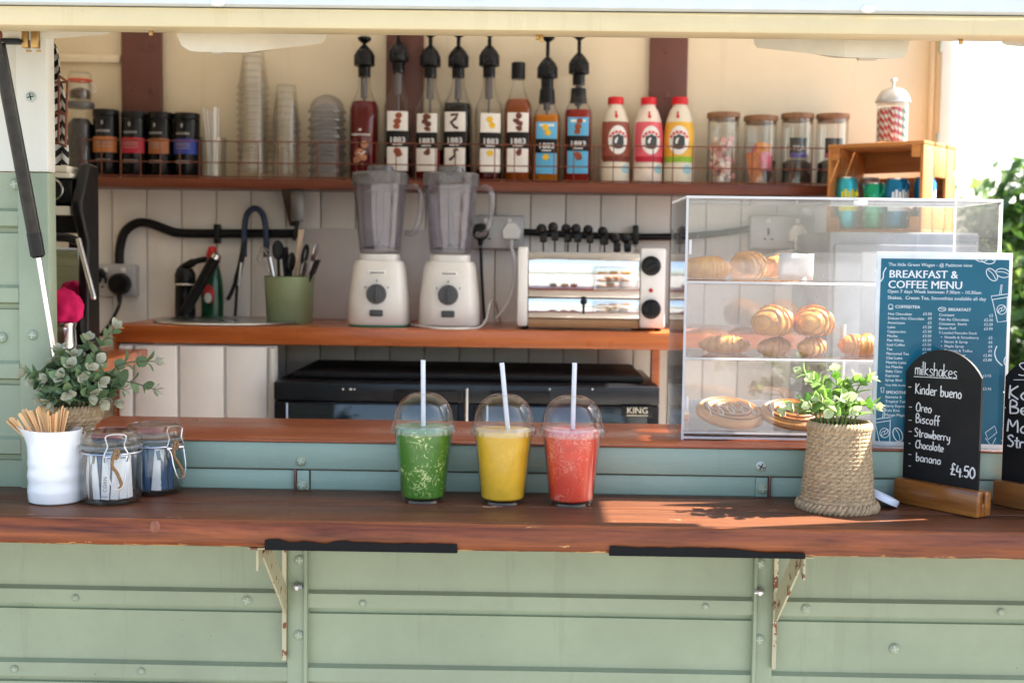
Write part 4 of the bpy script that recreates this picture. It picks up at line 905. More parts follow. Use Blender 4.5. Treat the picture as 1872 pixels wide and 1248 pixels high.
# --- sockets, plugs, hoses
SOCK = M('metal_socket_grey', (.47, .47, .48), .4, .35, var=.06); CONDUIT = M('black_hose', (.005, .0052, .006), .42, var=.3, spec=.3)
def socket(x0, y0, x1, y1, lab):
    a, b = P(x0, y0, YB-.045), P(x1, y1, YB-.045); T = thing('wall_socket', lab, 'socket', ((a.x+b.x)/2, YB-.02, b.z), 0, 'metal clad sockets on the back wall')
    MB().rbox((a.x, YB-.042, b.z), (b.x, YB-.0085, a.z), .003).build('box', SOCK, T, True)
    MB().rbox((a.x+.002, YB-.047, b.z+.002), (b.x-.002, YB-.0425, a.z-.002), .002).build('face_plate', SOCK, T, True)
    W = b.x-a.x; H = a.z-b.z
    for k in (.28, .72):
        cx = a.x+W*k; MB().rbox((cx-.006, YB-.051, a.z-.022), (cx+.006, YB-.0475, a.z-.008), .001).build('switch', WHITEPL, T, True)
        MB().box((cx-.003, YB-.0482, b.z+H*.42), (cx+.003, YB-.0474, b.z+H*.62)).box((cx-.013, YB-.0482, b.z+H*.28), (cx-.006, YB-.0474, b.z+H*.33)).box((cx+.006, YB-.0482, b.z+H*.28), (cx+.013, YB-.0474, b.z+H*.33)).build('pin_hole', BLACKM, T, True)
    return T
socket(173, 483, 247, 543, 'grey metal wall socket at the far left with a black plug'); socket(862, 393, 957, 456, 'grey metal wall socket between blender and toaster holding two plugs'); socket(1372, 393, 1490, 457, 'grey metal wall socket seen through the display case')
def plug(px, py, mat, lab, s=1, cable=None, square=False):
    p = P(px, py, YB-.048); T = thing('plug', lab, 'plug', (p.x, p.y, p.z))
    if square:
        MB().prism([(-.022, -.020), (.022, -.020), (.025, .004), (.012, .024), (-.012, .024), (-.025, .004)], -.026, -.0005, 1).build('body', mat, T, bevel=.003)
        MB().cyl((0, -.012, -.019), (0, -.012, -.045), .0075, .004, n=10).build('strain_relief', mat, T)
    else:
        MB().lathe([(.027*s, .0005), (.027*s, .02), (.022*s, .03), (0, .032)], 24).xf(Matrix.Rotation(pi/2, 4, 'X')).build('body', mat, T); MB().cyl((0, -.014, -.024*s), (0, -.014, -.045*s), .008, .005, n=10).build('strain_relief', mat, T)
    if cable: MB().tube(spline([P(*c)-p for c in cable], 6), .0045*s, 8).build('cable', mat, T)
    return T
plug(221, 519, BLACK, 'round black plug in the left wall socket', 1.1, [(221, 540, YB-.062), (217, 560, YB-.07), (203, 588, YB-.12), (185, 612, YB-.2)])
plug(184, 500, BLACK, 'small black plug at the left end of the left wall socket', .55)
plug(879, 424, BLACK, 'black plug in the middle socket with cable dropping behind the worktop', .85, [(879, 452, YB-.062), (880, 490, YB-.06), (884, 560, YB-.05), (886, 585, YB-.03)])
plug(935, 424, WHITEPL, 'white square plug in the middle socket beside the toaster', 1, [(936, 455, YB-.06), (940, 480, YB-.06), (938, 520, YB-.05), (925, 560, YB-.09), (905, 583, YB-.15)], True)
plug(1455, 428, WHITEPL, 'white square plug in the socket behind the display case', 1, [(1450, 458, YB-.06), (1430, 462, YB-.06), (1400, 470, YB-.05), (1380, 480, YB-.05)], True)
def hose(pts, r, lab, clips=()):
    b = P(*pts[0]); T = thing('black_hose', lab, 'hose', b); MB().tube(spline([P(*p) for p in pts], 8), r, 12).build('pipe', CONDUIT, T, True)
    for c in clips: p = P(*c); MB().rbox((p.x-.007, p.y-.014, p.z-.025), (p.x+.007, YB-.0085, p.z+.027), .003).build('clip', BLACK, T, True)
    return T
hose([(218, 482, YB-.03), (219, 455, YB-.03), (228, 425, YB-.03), (250, 408, YB-.03), (275, 409, YB-.03), (305, 420, YB-.03), (330, 426, YB-.03), (400, 427, YB-.03), (480, 427, YB-.03), (552, 427, YB-.03)], .0125, 'black hose curving up from the left socket and along the wall', [(397, 428, YB-.03)])
hose([(957, 424, YB-.03), (1010, 427, YB-.03), (1100, 431, YB-.03), (1210, 433, YB-.03), (1300, 428, YB-.03), (1372, 418, YB-.03)], .0095, 'black hose running behind the toaster to the right socket', [(1162, 430, YB-.03)])
m = MB().tube(spline([P(896, 548, 2.985), P(893, 575, 3.01), PZ(880, 597, ZB+.003), PZ(850, 600, ZB+.003), PZ(800, 596, ZB+.003)-Vector((0, .0, 0)), PZ(770, 590, ZB+.003), P(752, 584, 3.18), P(749, 592, 3.2)], 6), .0028, 8)
m = MB(); 
pts = [PZ(752, 590, ZB+.004), PZ(775, 594, ZB+.004), PZ(800, 598.5, ZB+.004), PZ(850, 599, ZB+.004), PZ(878, 596, ZB+.005), PZ(890, 588, ZB+.02), PZ(896, 581, ZB+.03)]
pts = [PZ(745, 592, ZB+.004), PZ(775, 597, ZB+.004), PZ(800, 599.5, ZB+.004), PZ(850, 600, ZB+.004), PZ(878, 597, ZB+.004), P(890, 580, 3.10), P(896, 555, 3.12), P(905, 552, 3.2), PZ(915, 586, ZB+.004)]
o = MB().tube(spline(pts, 6), .0028, 8).build('power_lead', M('lead_white', (.7, .68, .64), .4)); tag(o, 'thin white power lead looping in front of the right blender', 'cable')

# --- sink corner
b = PZ(405, 592, ZB); T = thing('round_sink', 'round stainless steel sink set in the back worktop', 'sink', (b.x, 3.20, ZB)); R = .19
MB().lathe([(R*.985, .0005), (R, .003), (R*.985, .0065), (R*.93, .007), (R*.9, .004), (R*.84, .0018), (0, .0012)], 48).build('bowl', STEEL, T)
MB().lathe([(.022, .002), (.024, .004), (.018, .005), (0, .0045)], 20).build('drain', CHROME, T)
b = P(333, 583, 3.30); b.z = ZB
T = thing('mixer_tap', 'black tap with raised lever behind the round sink', 'tap', (b.x, 3.33, ZB)); tm = 3.33/F
MB().lathe([(.028, 0), (.0275, .004), (.0265, 46*tm), (.0265, 64*tm), (.0275, 65*tm), (.0275, 82*tm), (.020, 92*tm), (0, 95*tm)], 24).build('body', BLACK, T)
MB().lathe([(.0272, 62*tm), (.0282, 63*tm), (.0272, 65*tm)], 24, cap0=False, cap1=False).build('ring', CHROME, T)
MB().tube(spline([(-.016, 0, 84*tm), (.0, 0, 95*tm), (.03, -.01, 105*tm), (.062, -.015, 110*tm)], 5), [.012]*5+[.011]*5+[.008]*5+[.006], 10).build('lever', BLACK, T)
a, c = Vector((.010, -.04, 14*tm)), Vector((.094, -.05, 112*tm))
MB().tube([a, c], [.014, .0155], 14).build('spout', BLACK, T); MB().cyl(c, c+(c-a).normalized()*.012, .0145, .013).build('nozzle', CHROME, T)
b = P(386, 580, 3.36); T = thing('washing_up_bottle', 'green washing up liquid bottle with red cap behind the tap', 'bottle', (b.x, 3.372, ZB)); tm = 3.372/F
prof = [(.024, 0), (.030, .005), (.0305, 40*tm), (.028, 66*tm), (.0235, 84*tm), (.018, 98*tm), (.012, 104*tm), (.011, 108*tm)]
MB().lathe(prof, 24, sy=.62).build('bottle', M('washing_green', (.012, .10, .04), .15, coat=.6, tl=.25), T)
MB().lathe([(.015, 106*tm), (.0155, 120*tm), (.012, 122*tm), (.010, 131*tm), (0, 132*tm)], 20).build('cap', M('red_plastic', C(206, 36, 30), .35), T)
q = MB(); v, f = ell2d(-.004, 45*tm, .015, .026, 16); wrap(q, (v, f), [(.031, 0), (.031, 1)], .0015); q.xf(Matrix.Scale(.62, 4, (0, 1, 0))); q.xf(Matrix.Translation((0, -.0015, 0))); lb = q.build('label', M('label_red', C(196, 60, 54), .5, var=.4, vs_=60), T)
q = MB(); wrap(q, ell2d(-.006, 38*tm, .010, .014, 12), [(.031, 0), (.031, 1)], .0028); q.xf(Matrix.Scale(.62, 4, (0, 1, 0))); q.xf(Matrix.Translation((0, -.0018, 0))); q.build('print', PRINTW, lb)
# --- utensil pot
yp = 3.20; b = P(529, 587, yp); T = thing('utensil_pot', 'sage green round pot full of kitchen utensils', 'pot', (b.x, yp, ZB)); um = yp/F
R0, R1, hp = 41*um, 46*um, 86*um
MB().lathe([(R0*.96, 0), (R0, .003), (R1*.985, hp*.985), (R1*1.02, hp), (R1*.97, hp), (R0*.94, .006), (0, .005)], 32).build('pot', M('pot_green', C(142, 158, 120), .35, var=.06), T); PT = Vector((b.x, yp, ZB))
HB = M('handle_black', (.008, .008, .009), .4, spec=.3)
def utensil(name, lab, foot, tip, kind, mat, r=.004):
    a = PT+Vector(foot); c = P(*tip); base = a; T = thing(name, lab, 'utensil', a, 0, None)
    d = (c-a); L = d.length; Rm = d.to_track_quat('Z', 'Y').to_matrix().to_4x4()
    q = MB().tube([(0, 0, 0), (0, 0, L*.8)], r, 8); q.xf(Rm); q.build('shaft', mat, T)
    q = MB()
    if kind == 'spoon': q.ball((0, 0, L*.92), (.016, .006, .026), 14, 8)
    elif kind == 'spatula': q.rbox((-.018, -.0015, L*.78), (.018, .0015, L*1.03), .001)
    elif kind == 'loop': q.tube([(.013*sin(t*2*pi/12), 0, L*.9+.024*cos(t*2*pi/12)) for t in range(12)], .0042, 8, closed=True)
    elif kind == 'whisk':
        for k in range(4): q.tube(spline([(0, 0, L*.72), (.022*cos(k*.8), .022*sin(k*.8), L*.86), (0, 0, L), (-.022*cos(k*.8), -.022*sin(k*.8), L*.86), (0, 0, L*.72)], 4), .0009, 5)
    else: q.tube([(0, 0, L*.55), (0, 0, L*1.0)], [r*1.5, r*2.0], 10)
    q.xf(Rm); q.build('head', mat, T)
utensil('serving_spoon', 'black serving spoon leaning left in the utensil pot', (-.02, -.02, .006), (508, 446, yp), 'spoon', HB); utensil('serving_spoon', 'steel spoon at the right of the utensil pot', (.02, .01, .006), (578, 450, yp), 'spoon', STEEL)
utensil('wooden_spoon', 'pale handled wooden utensil standing highest in the pot', (.0, .0, .006), (551, 420, yp+.02), 'stick', M('pale_wood', C(210, 190, 168), .5)); utensil('scissors', 'black handled scissors in the utensil pot', (.01, -.01, .006), (560, 452, yp-.02), 'loop', HB)
utensil('black_spatula', 'black spatula fanned to the right in the utensil pot', (.01, -.015, .006), (580, 478, yp-.03), 'spatula', HB); utensil('ladle', 'black ladle in the middle of the utensil pot', (-.005, -.02, .006), (533, 470, yp-.03), 'spoon', HB, .006); utensil('whisk', 'wire whisk leaning out at the left of the utensil pot', (-.01, .005, .006), (478, 452, yp+.03), 'whisk', STEEL, .003)
utensil('peeler', 'short steel peeler at the left rim of the utensil pot', (-.015, -.012, .006), (493, 470, yp-.01), 'stick', STEEL, .004); utensil('serving_spoon', 'dark spoon low at the front right of the pot', (.012, -.026, .006), (556, 486, yp-.035), 'spoon', M('dark_steel', (.2, .19, .18), .3, .8)); utensil('knife', 'black handled knife in the pot behind the ladle', (.0, .012, .006), (520, 452, yp+.01), 'stick', HB, .005)
# tongs hung on the hose, one arm to each side
NAVY = M('navy_silicone', C(36, 50, 78), .45)
tg = thing('tongs', 'long dark tongs hanging over the hose left of the utensil pot', 'tongs', P(432, 560, 3.34))
MB().tube(spline([P(446, 470, 3.355), P(447, 420, 3.355), P(452, 392, 3.355), P(466, 381, 3.355), P(480, 392, 3.355), P(486, 420, 3.355), P(487, 470, 3.355)], 6), .008, 10).build('loop', NAVY, tg, True)
MB().tube(spline([P(447, 440, 3.355), P(438, 490, 3.35), P(425, 530, 3.35), P(416, 548, 3.35)], 5), [.008]*8+[.0055]*8, 8).tube(spline([P(447, 445, 3.36), P(438, 490, 3.36), P(433, 530, 3.36), P(430, 578, 3.36)], 5), [.0075]*8+[.004]*8, 8).build('arm', HB, tg, True)
MB().tube([P(441, 480, 3.345), P(436, 522, 3.345)], .0035, 8).build('steel_strip', STEEL, tg, True)
hs = thing('hanging_slice', 'dark slotted slice hanging under the wall shelf bracket', 'utensil', P(545, 350, 3.30))
MB().rbox((P(532, 350, 3.30).x, 3.296, P(532, 405, 3.3).z), (P(556, 350, 3.30).x, 3.299, ZH-.0275), .001).build('blade', M('slice_steel', (.16, .155, .15), .35, .7), hs, True)
MB().cyl(P(543, 404, 3.298), P(538, 440, 3.298), .005).build('handle', HB, hs, True)

# --- black double door appliance under the worktop
YO = 2.93; zo = ZP(850, 700, YO); x0, x1 = XP(500, 720, YO), XP(1206, 720, YO)
T = thing('warming_cabinet', 'wide black double door appliance with glass fronts under the back worktop', 'appliance', ((x0+x1)/2, YO+.2, ZF))
OB = M('appliance_black', (.005, .0055, .0065), .35, var=.35, vs_=40, spec=.35); OG = M('appliance_glass', (.012, .018, .024), .06, spec=.9, bmp=0)
MB().rbox((x0, YO+.02, ZF+.02), (x1, YB-.06, zo), .008).build('body', OB, T, True)
MB().rbox((XP(528, 690, YO), YO+.05, zo+.0005), (XP(1180, 690, YO), YB-.10, zo+.018), .006).build('raised_top', BLACKM, T, True)
zf = ZP(850, 737, YO)
MB().rbox((x0, YO, zf+.001), (x1, YO+.019, zo-.003), .004).build('fascia', M('fascia_navy', (.007, .010, .014), .3, var=.3), T, True)
for a, c in ((500, 838), (866, 1206)):
    xa, xb = XP(a, 745, YO), XP(c, 745, YO); dr = MB().rbox((xa+.001, YO, ZF+.05), (xb-.001, YO+.019, zf-.001), .004).build('door', OB, T, True)
    MB().rbox((xa+.035, YO-.003, ZF+.09), (xb-.03, YO-.0002, zf-.006), .001).build('pane', OG, dr, True)
    MB().rbox((xa+.034-.004, YO-.0045, ZF+.09), (xa+.0345, YO-.0002, zf-.004), .001).build('bead', STEEL, dr, True)
    h0 = XP(722 if a < 600 else 898, 722, YO); h1 = XP(840 if a < 600 else 1006, 722, YO)
    MB().rbox((h0, YO-.022, ZP(800, 733, YO)), (h1, YO-.0003, ZP(800, 712, YO)), .003).build('handle', BLACKM, T, True)
x = XP(853, 740, YO); MB().cyl((x, YO-.004, ZF+.06), (x, YO-.004, zo-.012), .0045).build('hinge_rod', STEEL, T, True)
for px in (627, 648, 642, 640, 1005, 1083): p = P(px, 711, YO-.001); MB().ball(p, .0025, 8, 5).build('rivet', STEEL, T, True)
p = P(1165, 752, YO-.004); bd = MB().rbox((p.x-.036, p.y-.003, p.z-.013), (p.x+.036, p.y+.0005, p.z+.013), .001).build('badge', BLACK, T, True)
q = MB(); flat(q, text2d('KING', .021, 'CENTER'), p.x, p.z-.004, p.y-.0038); flat(q, rect2d(-.025, .025, -.010, -.0085, 2), p.x, p.z, p.y-.0038); q.build('print', M('print_cream', (.62, .58, .46), .5), bd, True)

# ================================================================== left corner: coffee machine, cloth, rack
YM = 2.62; mm = YM/F
xm0, xm1 = XP(30, 450, YM), XP(142, 450, YM); zmb = ZP(140, 660, YM)
sc_ = thing('side_cabinet', 'wooden stand under the coffee machine in the left corner', 'cabinet', (xm0+.05, YM+.2, ZF))
MB().rbox((XL+.004, YM-.11, zmb-.03), (XP(160, 660, YM-.05), YM+.36, zmb), .003).build('top', CW2, sc_, True)
for x in (XL+.03, XP(150, 660, YM)): MB().rbox((x-.02, YM-.03, ZF), (x+.02, YM+.05, zmb-.031), .002).build('side', CW2, sc_, True)
T = thing('coffee_machine', 'black and steel espresso machine half hidden behind the green hatch post', 'coffee machine', (xm0+.1, YM+.1, zmb))
prof = [(YM+.02, zmb+.001), (YM-.02, ZP(150, 600, YM)), (YM-.012, ZP(150, 440, YM)), (YM-.05, ZP(150, 388, YM)), (YM-.055, ZP(150, 372, YM)), (YM+.0, ZP(150, 298, YM)), (YM+.055, ZP(150, 300, YM)), (YM+.055, zmb+.001)]
MB().prism(prof, XP(146, 450, YM), XP(166, 450, YM), 0).build('side_panel', BLACK, T, True, bevel=.006)
MB().box((XL+.05, YM+.03, zmb+.03), (XP(140, 450, YM), YM+.05, ZP(150, 305, YM))).build('body', BLACKM, T, True)
MB().rbox((XL+.05, YM-.03, ZP(130, 372, YM)), (XP(142, 350, YM), YM+.0295, ZP(130, 330, YM)), .003).build('control_panel', BLACK, T, True)
for y0, y1, px in ((305, 317, 136), (318, 327, 141), (378, 394, 141)): MB().rbox((XL+.05, YM-.04, ZP(130, y1, YM)), (XP(px, 380, YM), YM+.028, ZP(130, y0, YM)), .002).build('trim', WHITEP, T, True)
p = P(98, 347, YM-.032); MB().lathe([(18*mm, 0), (20*mm, .003), (20*mm, .008), (18*mm, .009)], 28).xf(Matrix.Translation(p) @ Matrix.Rotation(pi/2, 4, 'X')).build('gauge', CHROME, T, True); MB().lathe([(17.5*mm, .0085), (17.4*mm, .0098), (0, .0098)], 28).xf(Matrix.Translation(p) @ Matrix.Rotation(pi/2, 4, 'X')).build('gauge_face', BLACK, T, True)
MB().rbox((XL+.06, YM+.012, ZP(130, 540, YM)), (XP(141, 450, YM), YM+.029, ZP(130, 425, YM)), .004).build('splash_plate', MIR, T, True)
MB().tube(spline([P(104, 434, YM-.05), P(125, 435, YM-.05), P(141, 441, YM-.05)], 4), .009, 10).build('group_handle', BLACK, T, True)
MB().tube([P(143, 436, YM-.065), P(171, 541, YM-.075)], .0055, 10).ball(P(171, 543, YM-.075), .0062).build('steam_wand', STEEL, T, True)
MB().rbox((XL+.05, YM-.10, zmb+.001), (XP(145, 620, YM), YM+.02, ZP(130, 640, YM)+.01), .004).build('drip_tray', STEEL, T, True); ztray = ZP(130, 640, YM)+.01
# steel milk jug with a pink cloth on it
p = P(116, 640, YM-.05); jr = 24*mm; T = thing('milk_jug', 'small steel milk jug on the coffee machine tray', 'jug', (p.x, YM-.05, ztray)); jh = ZP(116, 590, YM-.05)-ztray
MB().lathe([(jr*.95, 0), (jr, .003), (jr*.95, jh*.8), (jr*1.03, jh), (jr*.97, jh), (jr*.9, .005), (0, .004)], 28).build('body', CHROME, T)
m = MB().ball((0, 0, 0), (.040, .030, .040), 30, 20)
for v in m.v:
    n_ = 1+.10*sin(v.x*170+v.z*60)*cos(v.z*140)+.07*sin(v.y*210+v.x*130); v *= n_
    if v.z < -.030: v.z = -.030
o = m.build('cloth', M('pink_cloth', C(212, 14, 92), .85, var=.15, vs_=80), None, smooth=60); o.location = (P(116, 557, YM-.05).x, YM-.05, ztray+jh+.0305); tag(o, 'crumpled bright pink cloth bunched on the steel milk jug', 'cloth')
m = MB().ball((0, 0, 0), (.030, .02, .014), 20, 10)
for v in m.v: v *= 1+.2*sin(v.x*190+v.y*90)
# zigzag cloth hanging behind the post, with a rusty wire rack
def zig():
    m, nt, out = newmat('zigzag_print'); b = nt.nodes.new('ShaderNodeBsdfPrincipled'); b.inputs['Roughness'].default_value = .85
    tc = nt.nodes.new('ShaderNodeNewGeometry'); sx = nt.nodes.new('ShaderNodeSeparateXYZ'); lk(nt, tc.outputs['Position'], sx.inputs[0])
    t = math_(nt, 'PINGPONG', math_(nt, 'MULTIPLY', sx.outputs[0], 1.0), .014); k = math_(nt, 'ADD', sx.outputs[2], t); k = math_(nt, 'PINGPONG', k, .011); k = math_(nt, 'GREATER_THAN', k, .0055)
    lk(nt, mixc(nt, k, (.015, .015, .016), (.74, .72, .68)), b.inputs['Base Color']); lk(nt, b.outputs[0], out.inputs[0]); return m
ZC_ = zig(); yz = 2.16; m = MB(); vs = []
a0 = XP(70, 200, yz)
for i in range(13):
    py = 80+(302-80)*i/12
    xr = 104+24*min(1, (i/7)**.8)+1.5*sin(i*1.3)
    for k in range(7):
        xx = a0+(XP(xr, py, yz)-a0)*k/6; vs.append((xx, yz+.012*sin(k*1.7+i*.15), ZP(100, py, yz)))
m.add(vs, [(i*7+k, i*7+k+1, (i+1)*7+k+1, (i+1)*7+k) for i in range(12) for k in range(6)])
o = m.build('tea_towel', ZC_, None, smooth=80); sl = o.modifiers.new('thick', 'SOLIDIFY'); sl.thickness = .002; tag(o, 'black and white zigzag tea towel hanging behind the hatch post', 'towel')
yr = 2.10; rk = thing('wire_rack', 'small rusty wire rack hanging just inside the hatch post', 'rack', P(112, 265, yr))
A, B_, C_, D_, E_, F_ = P(108, 139, yr), P(107, 262, yr), P(123, 150, yr-.03), P(120, 268, yr-.03), P(110, 203, yr), P(121, 210, yr-.03)
G0, G1, G2 = P(96, 152, yr+.01), P(96, 205, yr+.01), P(96, 262, yr+.01)
for nm, pts in (('upright', [A, (A+B_)/2, B_]), ('upright', [C_, D_]), ('cross_wire', [A, C_]), ('cross_wire', [E_, F_]), ('cross_wire', [B_, D_]), ('cross_wire', [G0, C_]), ('cross_wire', [G1, F_]), ('cross_wire', [G2, B_]), ('upright', [G0+Vector((0, 0, .03)), G2])):
    MB().tube(pts, .0021, 8).build(nm, RUST, rk, True)

# ================================================================== the three drinks
CUPC = GL('cup_plastic', (.985, .985, .985), refl=1.2, base=.05, edge=.93)
def slush(name, c0, c1, flecks, sc_=130, thr=.56, tl=.3, settle=0):
    m, nt, out = newmat(name); b = nt.nodes.new('ShaderNodeBsdfPrincipled'); b.inputs['Roughness'].default_value = .25; b.inputs['Coat Weight'].default_value = .4
    v = coords(nt); n1 = noise(nt, v, 28, 5, .6, .8); n2 = noise(nt, v, sc_, 8, .72, 2.6); n3 = noise(nt, v, 22, 3, .6)
    base = ramp(nt, n1, [(.3, tuple(x*.8 for x in c0)), (.7, c0)])
    k = ramp(nt, math_(nt, 'ADD', math_(nt, 'MULTIPLY', n2, .75), math_(nt, 'MULTIPLY', n3, .42)), [(thr, (0, 0, 0)), (thr+.07, (1, 1, 1))]); k = math_(nt, 'MULTIPLY', k, flecks)
    if settle:
        tc = nt.nodes.new('ShaderNodeTexCoord'); sz = nt.nodes.new('ShaderNodeSeparateXYZ'); lk(nt, tc.outputs['Object'], sz.inputs[0]); mr = nt.nodes.new('ShaderNodeMapRange'); mr.inputs[1].default_value = settle*.5; mr.inputs[2].default_value = settle*1.6; lk(nt, math_(nt, 'ADD', sz.outputs[2], math_(nt, 'MULTIPLY', n3, .012)), mr.inputs[0]); k = math_(nt, 'MULTIPLY', k, mr.outputs[0])
    c = mixc(nt, k, base, c1); lk(nt, c, b.inputs['Base Color']); lk(nt, bump(nt, n2, .3), b.inputs['Normal'])
    t = nt.nodes.new('ShaderNodeBsdfTranslucent'); lk(nt, c, t.inputs[0]); mx = nt.nodes.new('ShaderNodeMixShader'); mx.inputs[0].default_value = tl
    lk(nt, b.outputs[0], mx.inputs[1]); lk(nt, t.outputs[0], mx.inputs[2]); lk(nt, mx.outputs[0], out.inputs[0]); return m
STRAW = M('frosted_straw', (.80, .82, .84), .35, var=.02, tl=.3)
def drink(px, py, lab, mat, lvl, tip, foot):
    b = PZ(px, py, ZS); r0, r1, h = .0338, .0455, .1175; T = thing('smoothie_cup', lab, 'drink', (b.x, b.y+r0, ZS), 0, 'smoothies in a row on the serving shelf')
    body = [(0, .0045), (r0*.93, .004), (r0*.95, .0), (r0, .001), (r0, .008), (r0*1.015, .0095), (r1, h-.004), (r1*1.03, h-.002), (r1*1.03, h)]
    MB().lathe(body, 48, cap1=False).build('cup', CUPC, T)
    hl = h*lvl; MB().lathe([(r0*.90, .0068), (r0*.985, .0095)]+[(r0+(r1-r0)*t*lvl-.0009, .0095+(hl-.0095)*t) for t in (.25, .5, .75, .97)]+[((r0+(r1-r0)*lvl)*.96, hl), (0, hl+.001)], 40).build('smoothie', mat, T)
    rl = .0502; m = MB(); n = 120; vs = []; prof = [(0, h-.011), (0.9, h-.0105), (1, h-.006), (.35, h+.001), (0, h+.003)]
    for (k, z) in prof:
        for i in range(n):
            a = 2*pi*i/n; rr = r1*1.035+(rl-r1*1.035)*k; rr += (.0011 if (i//2) % 2 else -.0004)*(k > .5); vs.append((rr*cos(a), rr*sin(a), z))
    m.add(vs, [(j*n+i, j*n+(i+1) % n, (j+1)*n+(i+1) % n, (j+1)*n+i) for j in range(len(prof)-1) for i in range(n)])
    ld = m.build('lid_skirt', GL('lid_plastic', (.96, .965, .965), haze=.07, hazecol=(.95, .97, .98), refl=1.2, base=.12), T)
    R = .0466; hd = .043; dome = [(R, h+.003), (R*1.03, h+.0045), (R*1.02, h+.0075), (R*.985, h+.009)]
    dome += [(R*.985*cos(t)**.85, h+.009+hd*sin(t)) for t in (.2, .4, .6, .8, .95, 1.08, 1.17)]
    dome += [(.0125, h+.0095+hd*.955), (.0120, h+.0085+hd*.94)]
    MB().lathe(dome, 48, cap0=False, cap1=False).build('dome_lid', CUPC, T)
    # straw through the lid's hole down into the drink
    c = Vector((T.location)); tp = P(tip[0], tip[1], c.y)-c; ft = P(foot[0], foot[1], c.y)-c; ft.z = min(ft.z, hl-.012); tp.y = 0; ft.y = 0
    d = tp-ft; m = MB(); n = 16; ro, ri = .0037, .0033
    m.lathe([(ro, 0), (ro, d.length), (ri, d.length), (ri, .0)], n, cap0=False, cap1=False); m.f += [(i, 3*n+i, 3*n+(i+1) % n, (i+1) % n) for i in range(n)]; m.m += [0]*n
    m.xf(Matrix.Translation(ft) @ d.to_track_quat('Z', 'Y').to_matrix().to_4x4()); m.build('straw', STRAW, T)
drink(770, 922, 'tall green smoothie with pale flecks, domed lid and straight straw', slush('slush_green', (.075, .24, .02), (.80, .88, .36), 1.0, 75, .64, .0, .026), .985, (773.5, 658), (774, 778))
drink(918, 925, 'plain yellow smoothie with domed lid and straw leaning left', slush('slush_yellow', (.98, .56, .035), (1.0, .68, .12), .5, 60, .66, .0), .965, (917.5, 663), (930, 780))
drink(1045, 928, 'red smoothie with domed lid, nearest the sunlit patch of shelf', slush('slush_red', (.86, .075, .035), (1.0, .36, .25), .7, 95, .60, .0, .014), .985, (1050.5, 663), (1047, 782))

# ================================================================== left end of the serving shelf
jb = PZ(84, 924, ZS); JX, JY = jb.x, jb.y+.040
T = thing('white_jug', 'white ribbed ceramic jug with spout holding wooden stirrers', 'jug', (JX, JY, ZS)); JH = .110
m = MB(); prof = [(.037, .0), (.0395, .002), (.0405, .008)]
for z in [i*.004 for i in range(3, 20)]: prof.append((.0407+.0006*sin((z-.012)*2*pi/.0235)*(z < .062)-.0009*(z > .06)*(z-.06)/.02, z))
prof += [(.0385, .086), (.0385, .098), (.0395, .106), (.040, JH), (.0375, JH), (.0365, .09), (.037, .02), (.03, .008), (0, .007)]
m.lathe(prof, 48)
for v in m.v:
    if v.z > .07:
        k = ((v.z-.07)/.04)**1.6; c = max(0, -v.x/.042)**4; v.x -= .024*k*c; v.z += .003*k*c; v.y *= 1-.25*k*c
m.build('body', CERAMIC, T)
STK = WOOD('stirrer_wood', C(226, 170, 108), C(248, 208, 154), 2, 24, .6, 0, var=.03)
def stick_mesh(L=.135):
    m = MB(); pts = [(-.0033, 0), (.0033, 0), (.0033, L-.003)]+[(.0033*cos(t), L-.003+.003*sin(t)) for t in (.5, 1.05, 1.57, 2.1, 2.64)]+[(-.0033, L-.003)]; m.prism(pts, -.0006, .0006, 1); return m
SM_ = stick_mesh().mesh('stirrer', STK, 20)
tips = [(12, 768), (18, 763), (24, 762), (31, 767)]+[(35+6.3*i, 752-5*sin(i*.5)+random.uniform(-3, 3)) for i in range(12)]+[(88, 750), (104, 752), (109, 748), (115, 741), (119, 745), (124, 750), (98, 756), (80, 744), (70, 742)]
for i, (tx, ty) in enumerate(tips):
    tp = P(tx, ty, JY+random.uniform(-.018, .022)); lean = tp.x-JX; ft = Vector((JX+max(-.025, min(.025, -lean*.35)), JY+random.uniform(-.018, .018), tp.z))
    k = sqrt(max(0, .135**2-(tp-ft).length_squared)); ft.z = max(ZS+.0085, tp.z-k); d = tp-ft
    o = bpy.data.objects.new('stirrer', SM_); col.objects.link(o); o.matrix_world = Matrix.Translation(ft) @ d.to_track_quat('Z', 'Y').to_matrix().to_4x4() @ Matrix.Rotation(random.uniform(-.7, .7), 4, 'Z') @ Matrix.Scale(d.length/.135, 4, (0, 0, 1))
    w_ = 0 if i < 4 else (2 if tx > 95 else 1); tag(o, ('flat wooden stirrer leaning far left over the jug spout', 'flat wooden stirrer in the thick middle bunch in the white jug', 'flat wooden stirrer standing nearly upright at the right of the white jug')[w_], 'stirrer', ('stirrers over the spout', 'stirrers in the middle bunch', 'upright stirrers at the right of the jug')[w_])
CLR = GL('clear_seal', (.80, .82, .80), haze=.25, hazecol=(.7, .7, .68))
TW = M('twine', C(138, 104, 68), .9, var=.35, vs_=300, bmp=.8); PW = M('sachet_white', (.80, .79, .77), .6, var=.04); PBL = M('sachet_blue', C(44, 82, 116), .55, var=.1); PBR = M('sachet_brown', C(124, 104, 84), .6); GOLD = M('print_gold', C(206, 190, 90), .5)
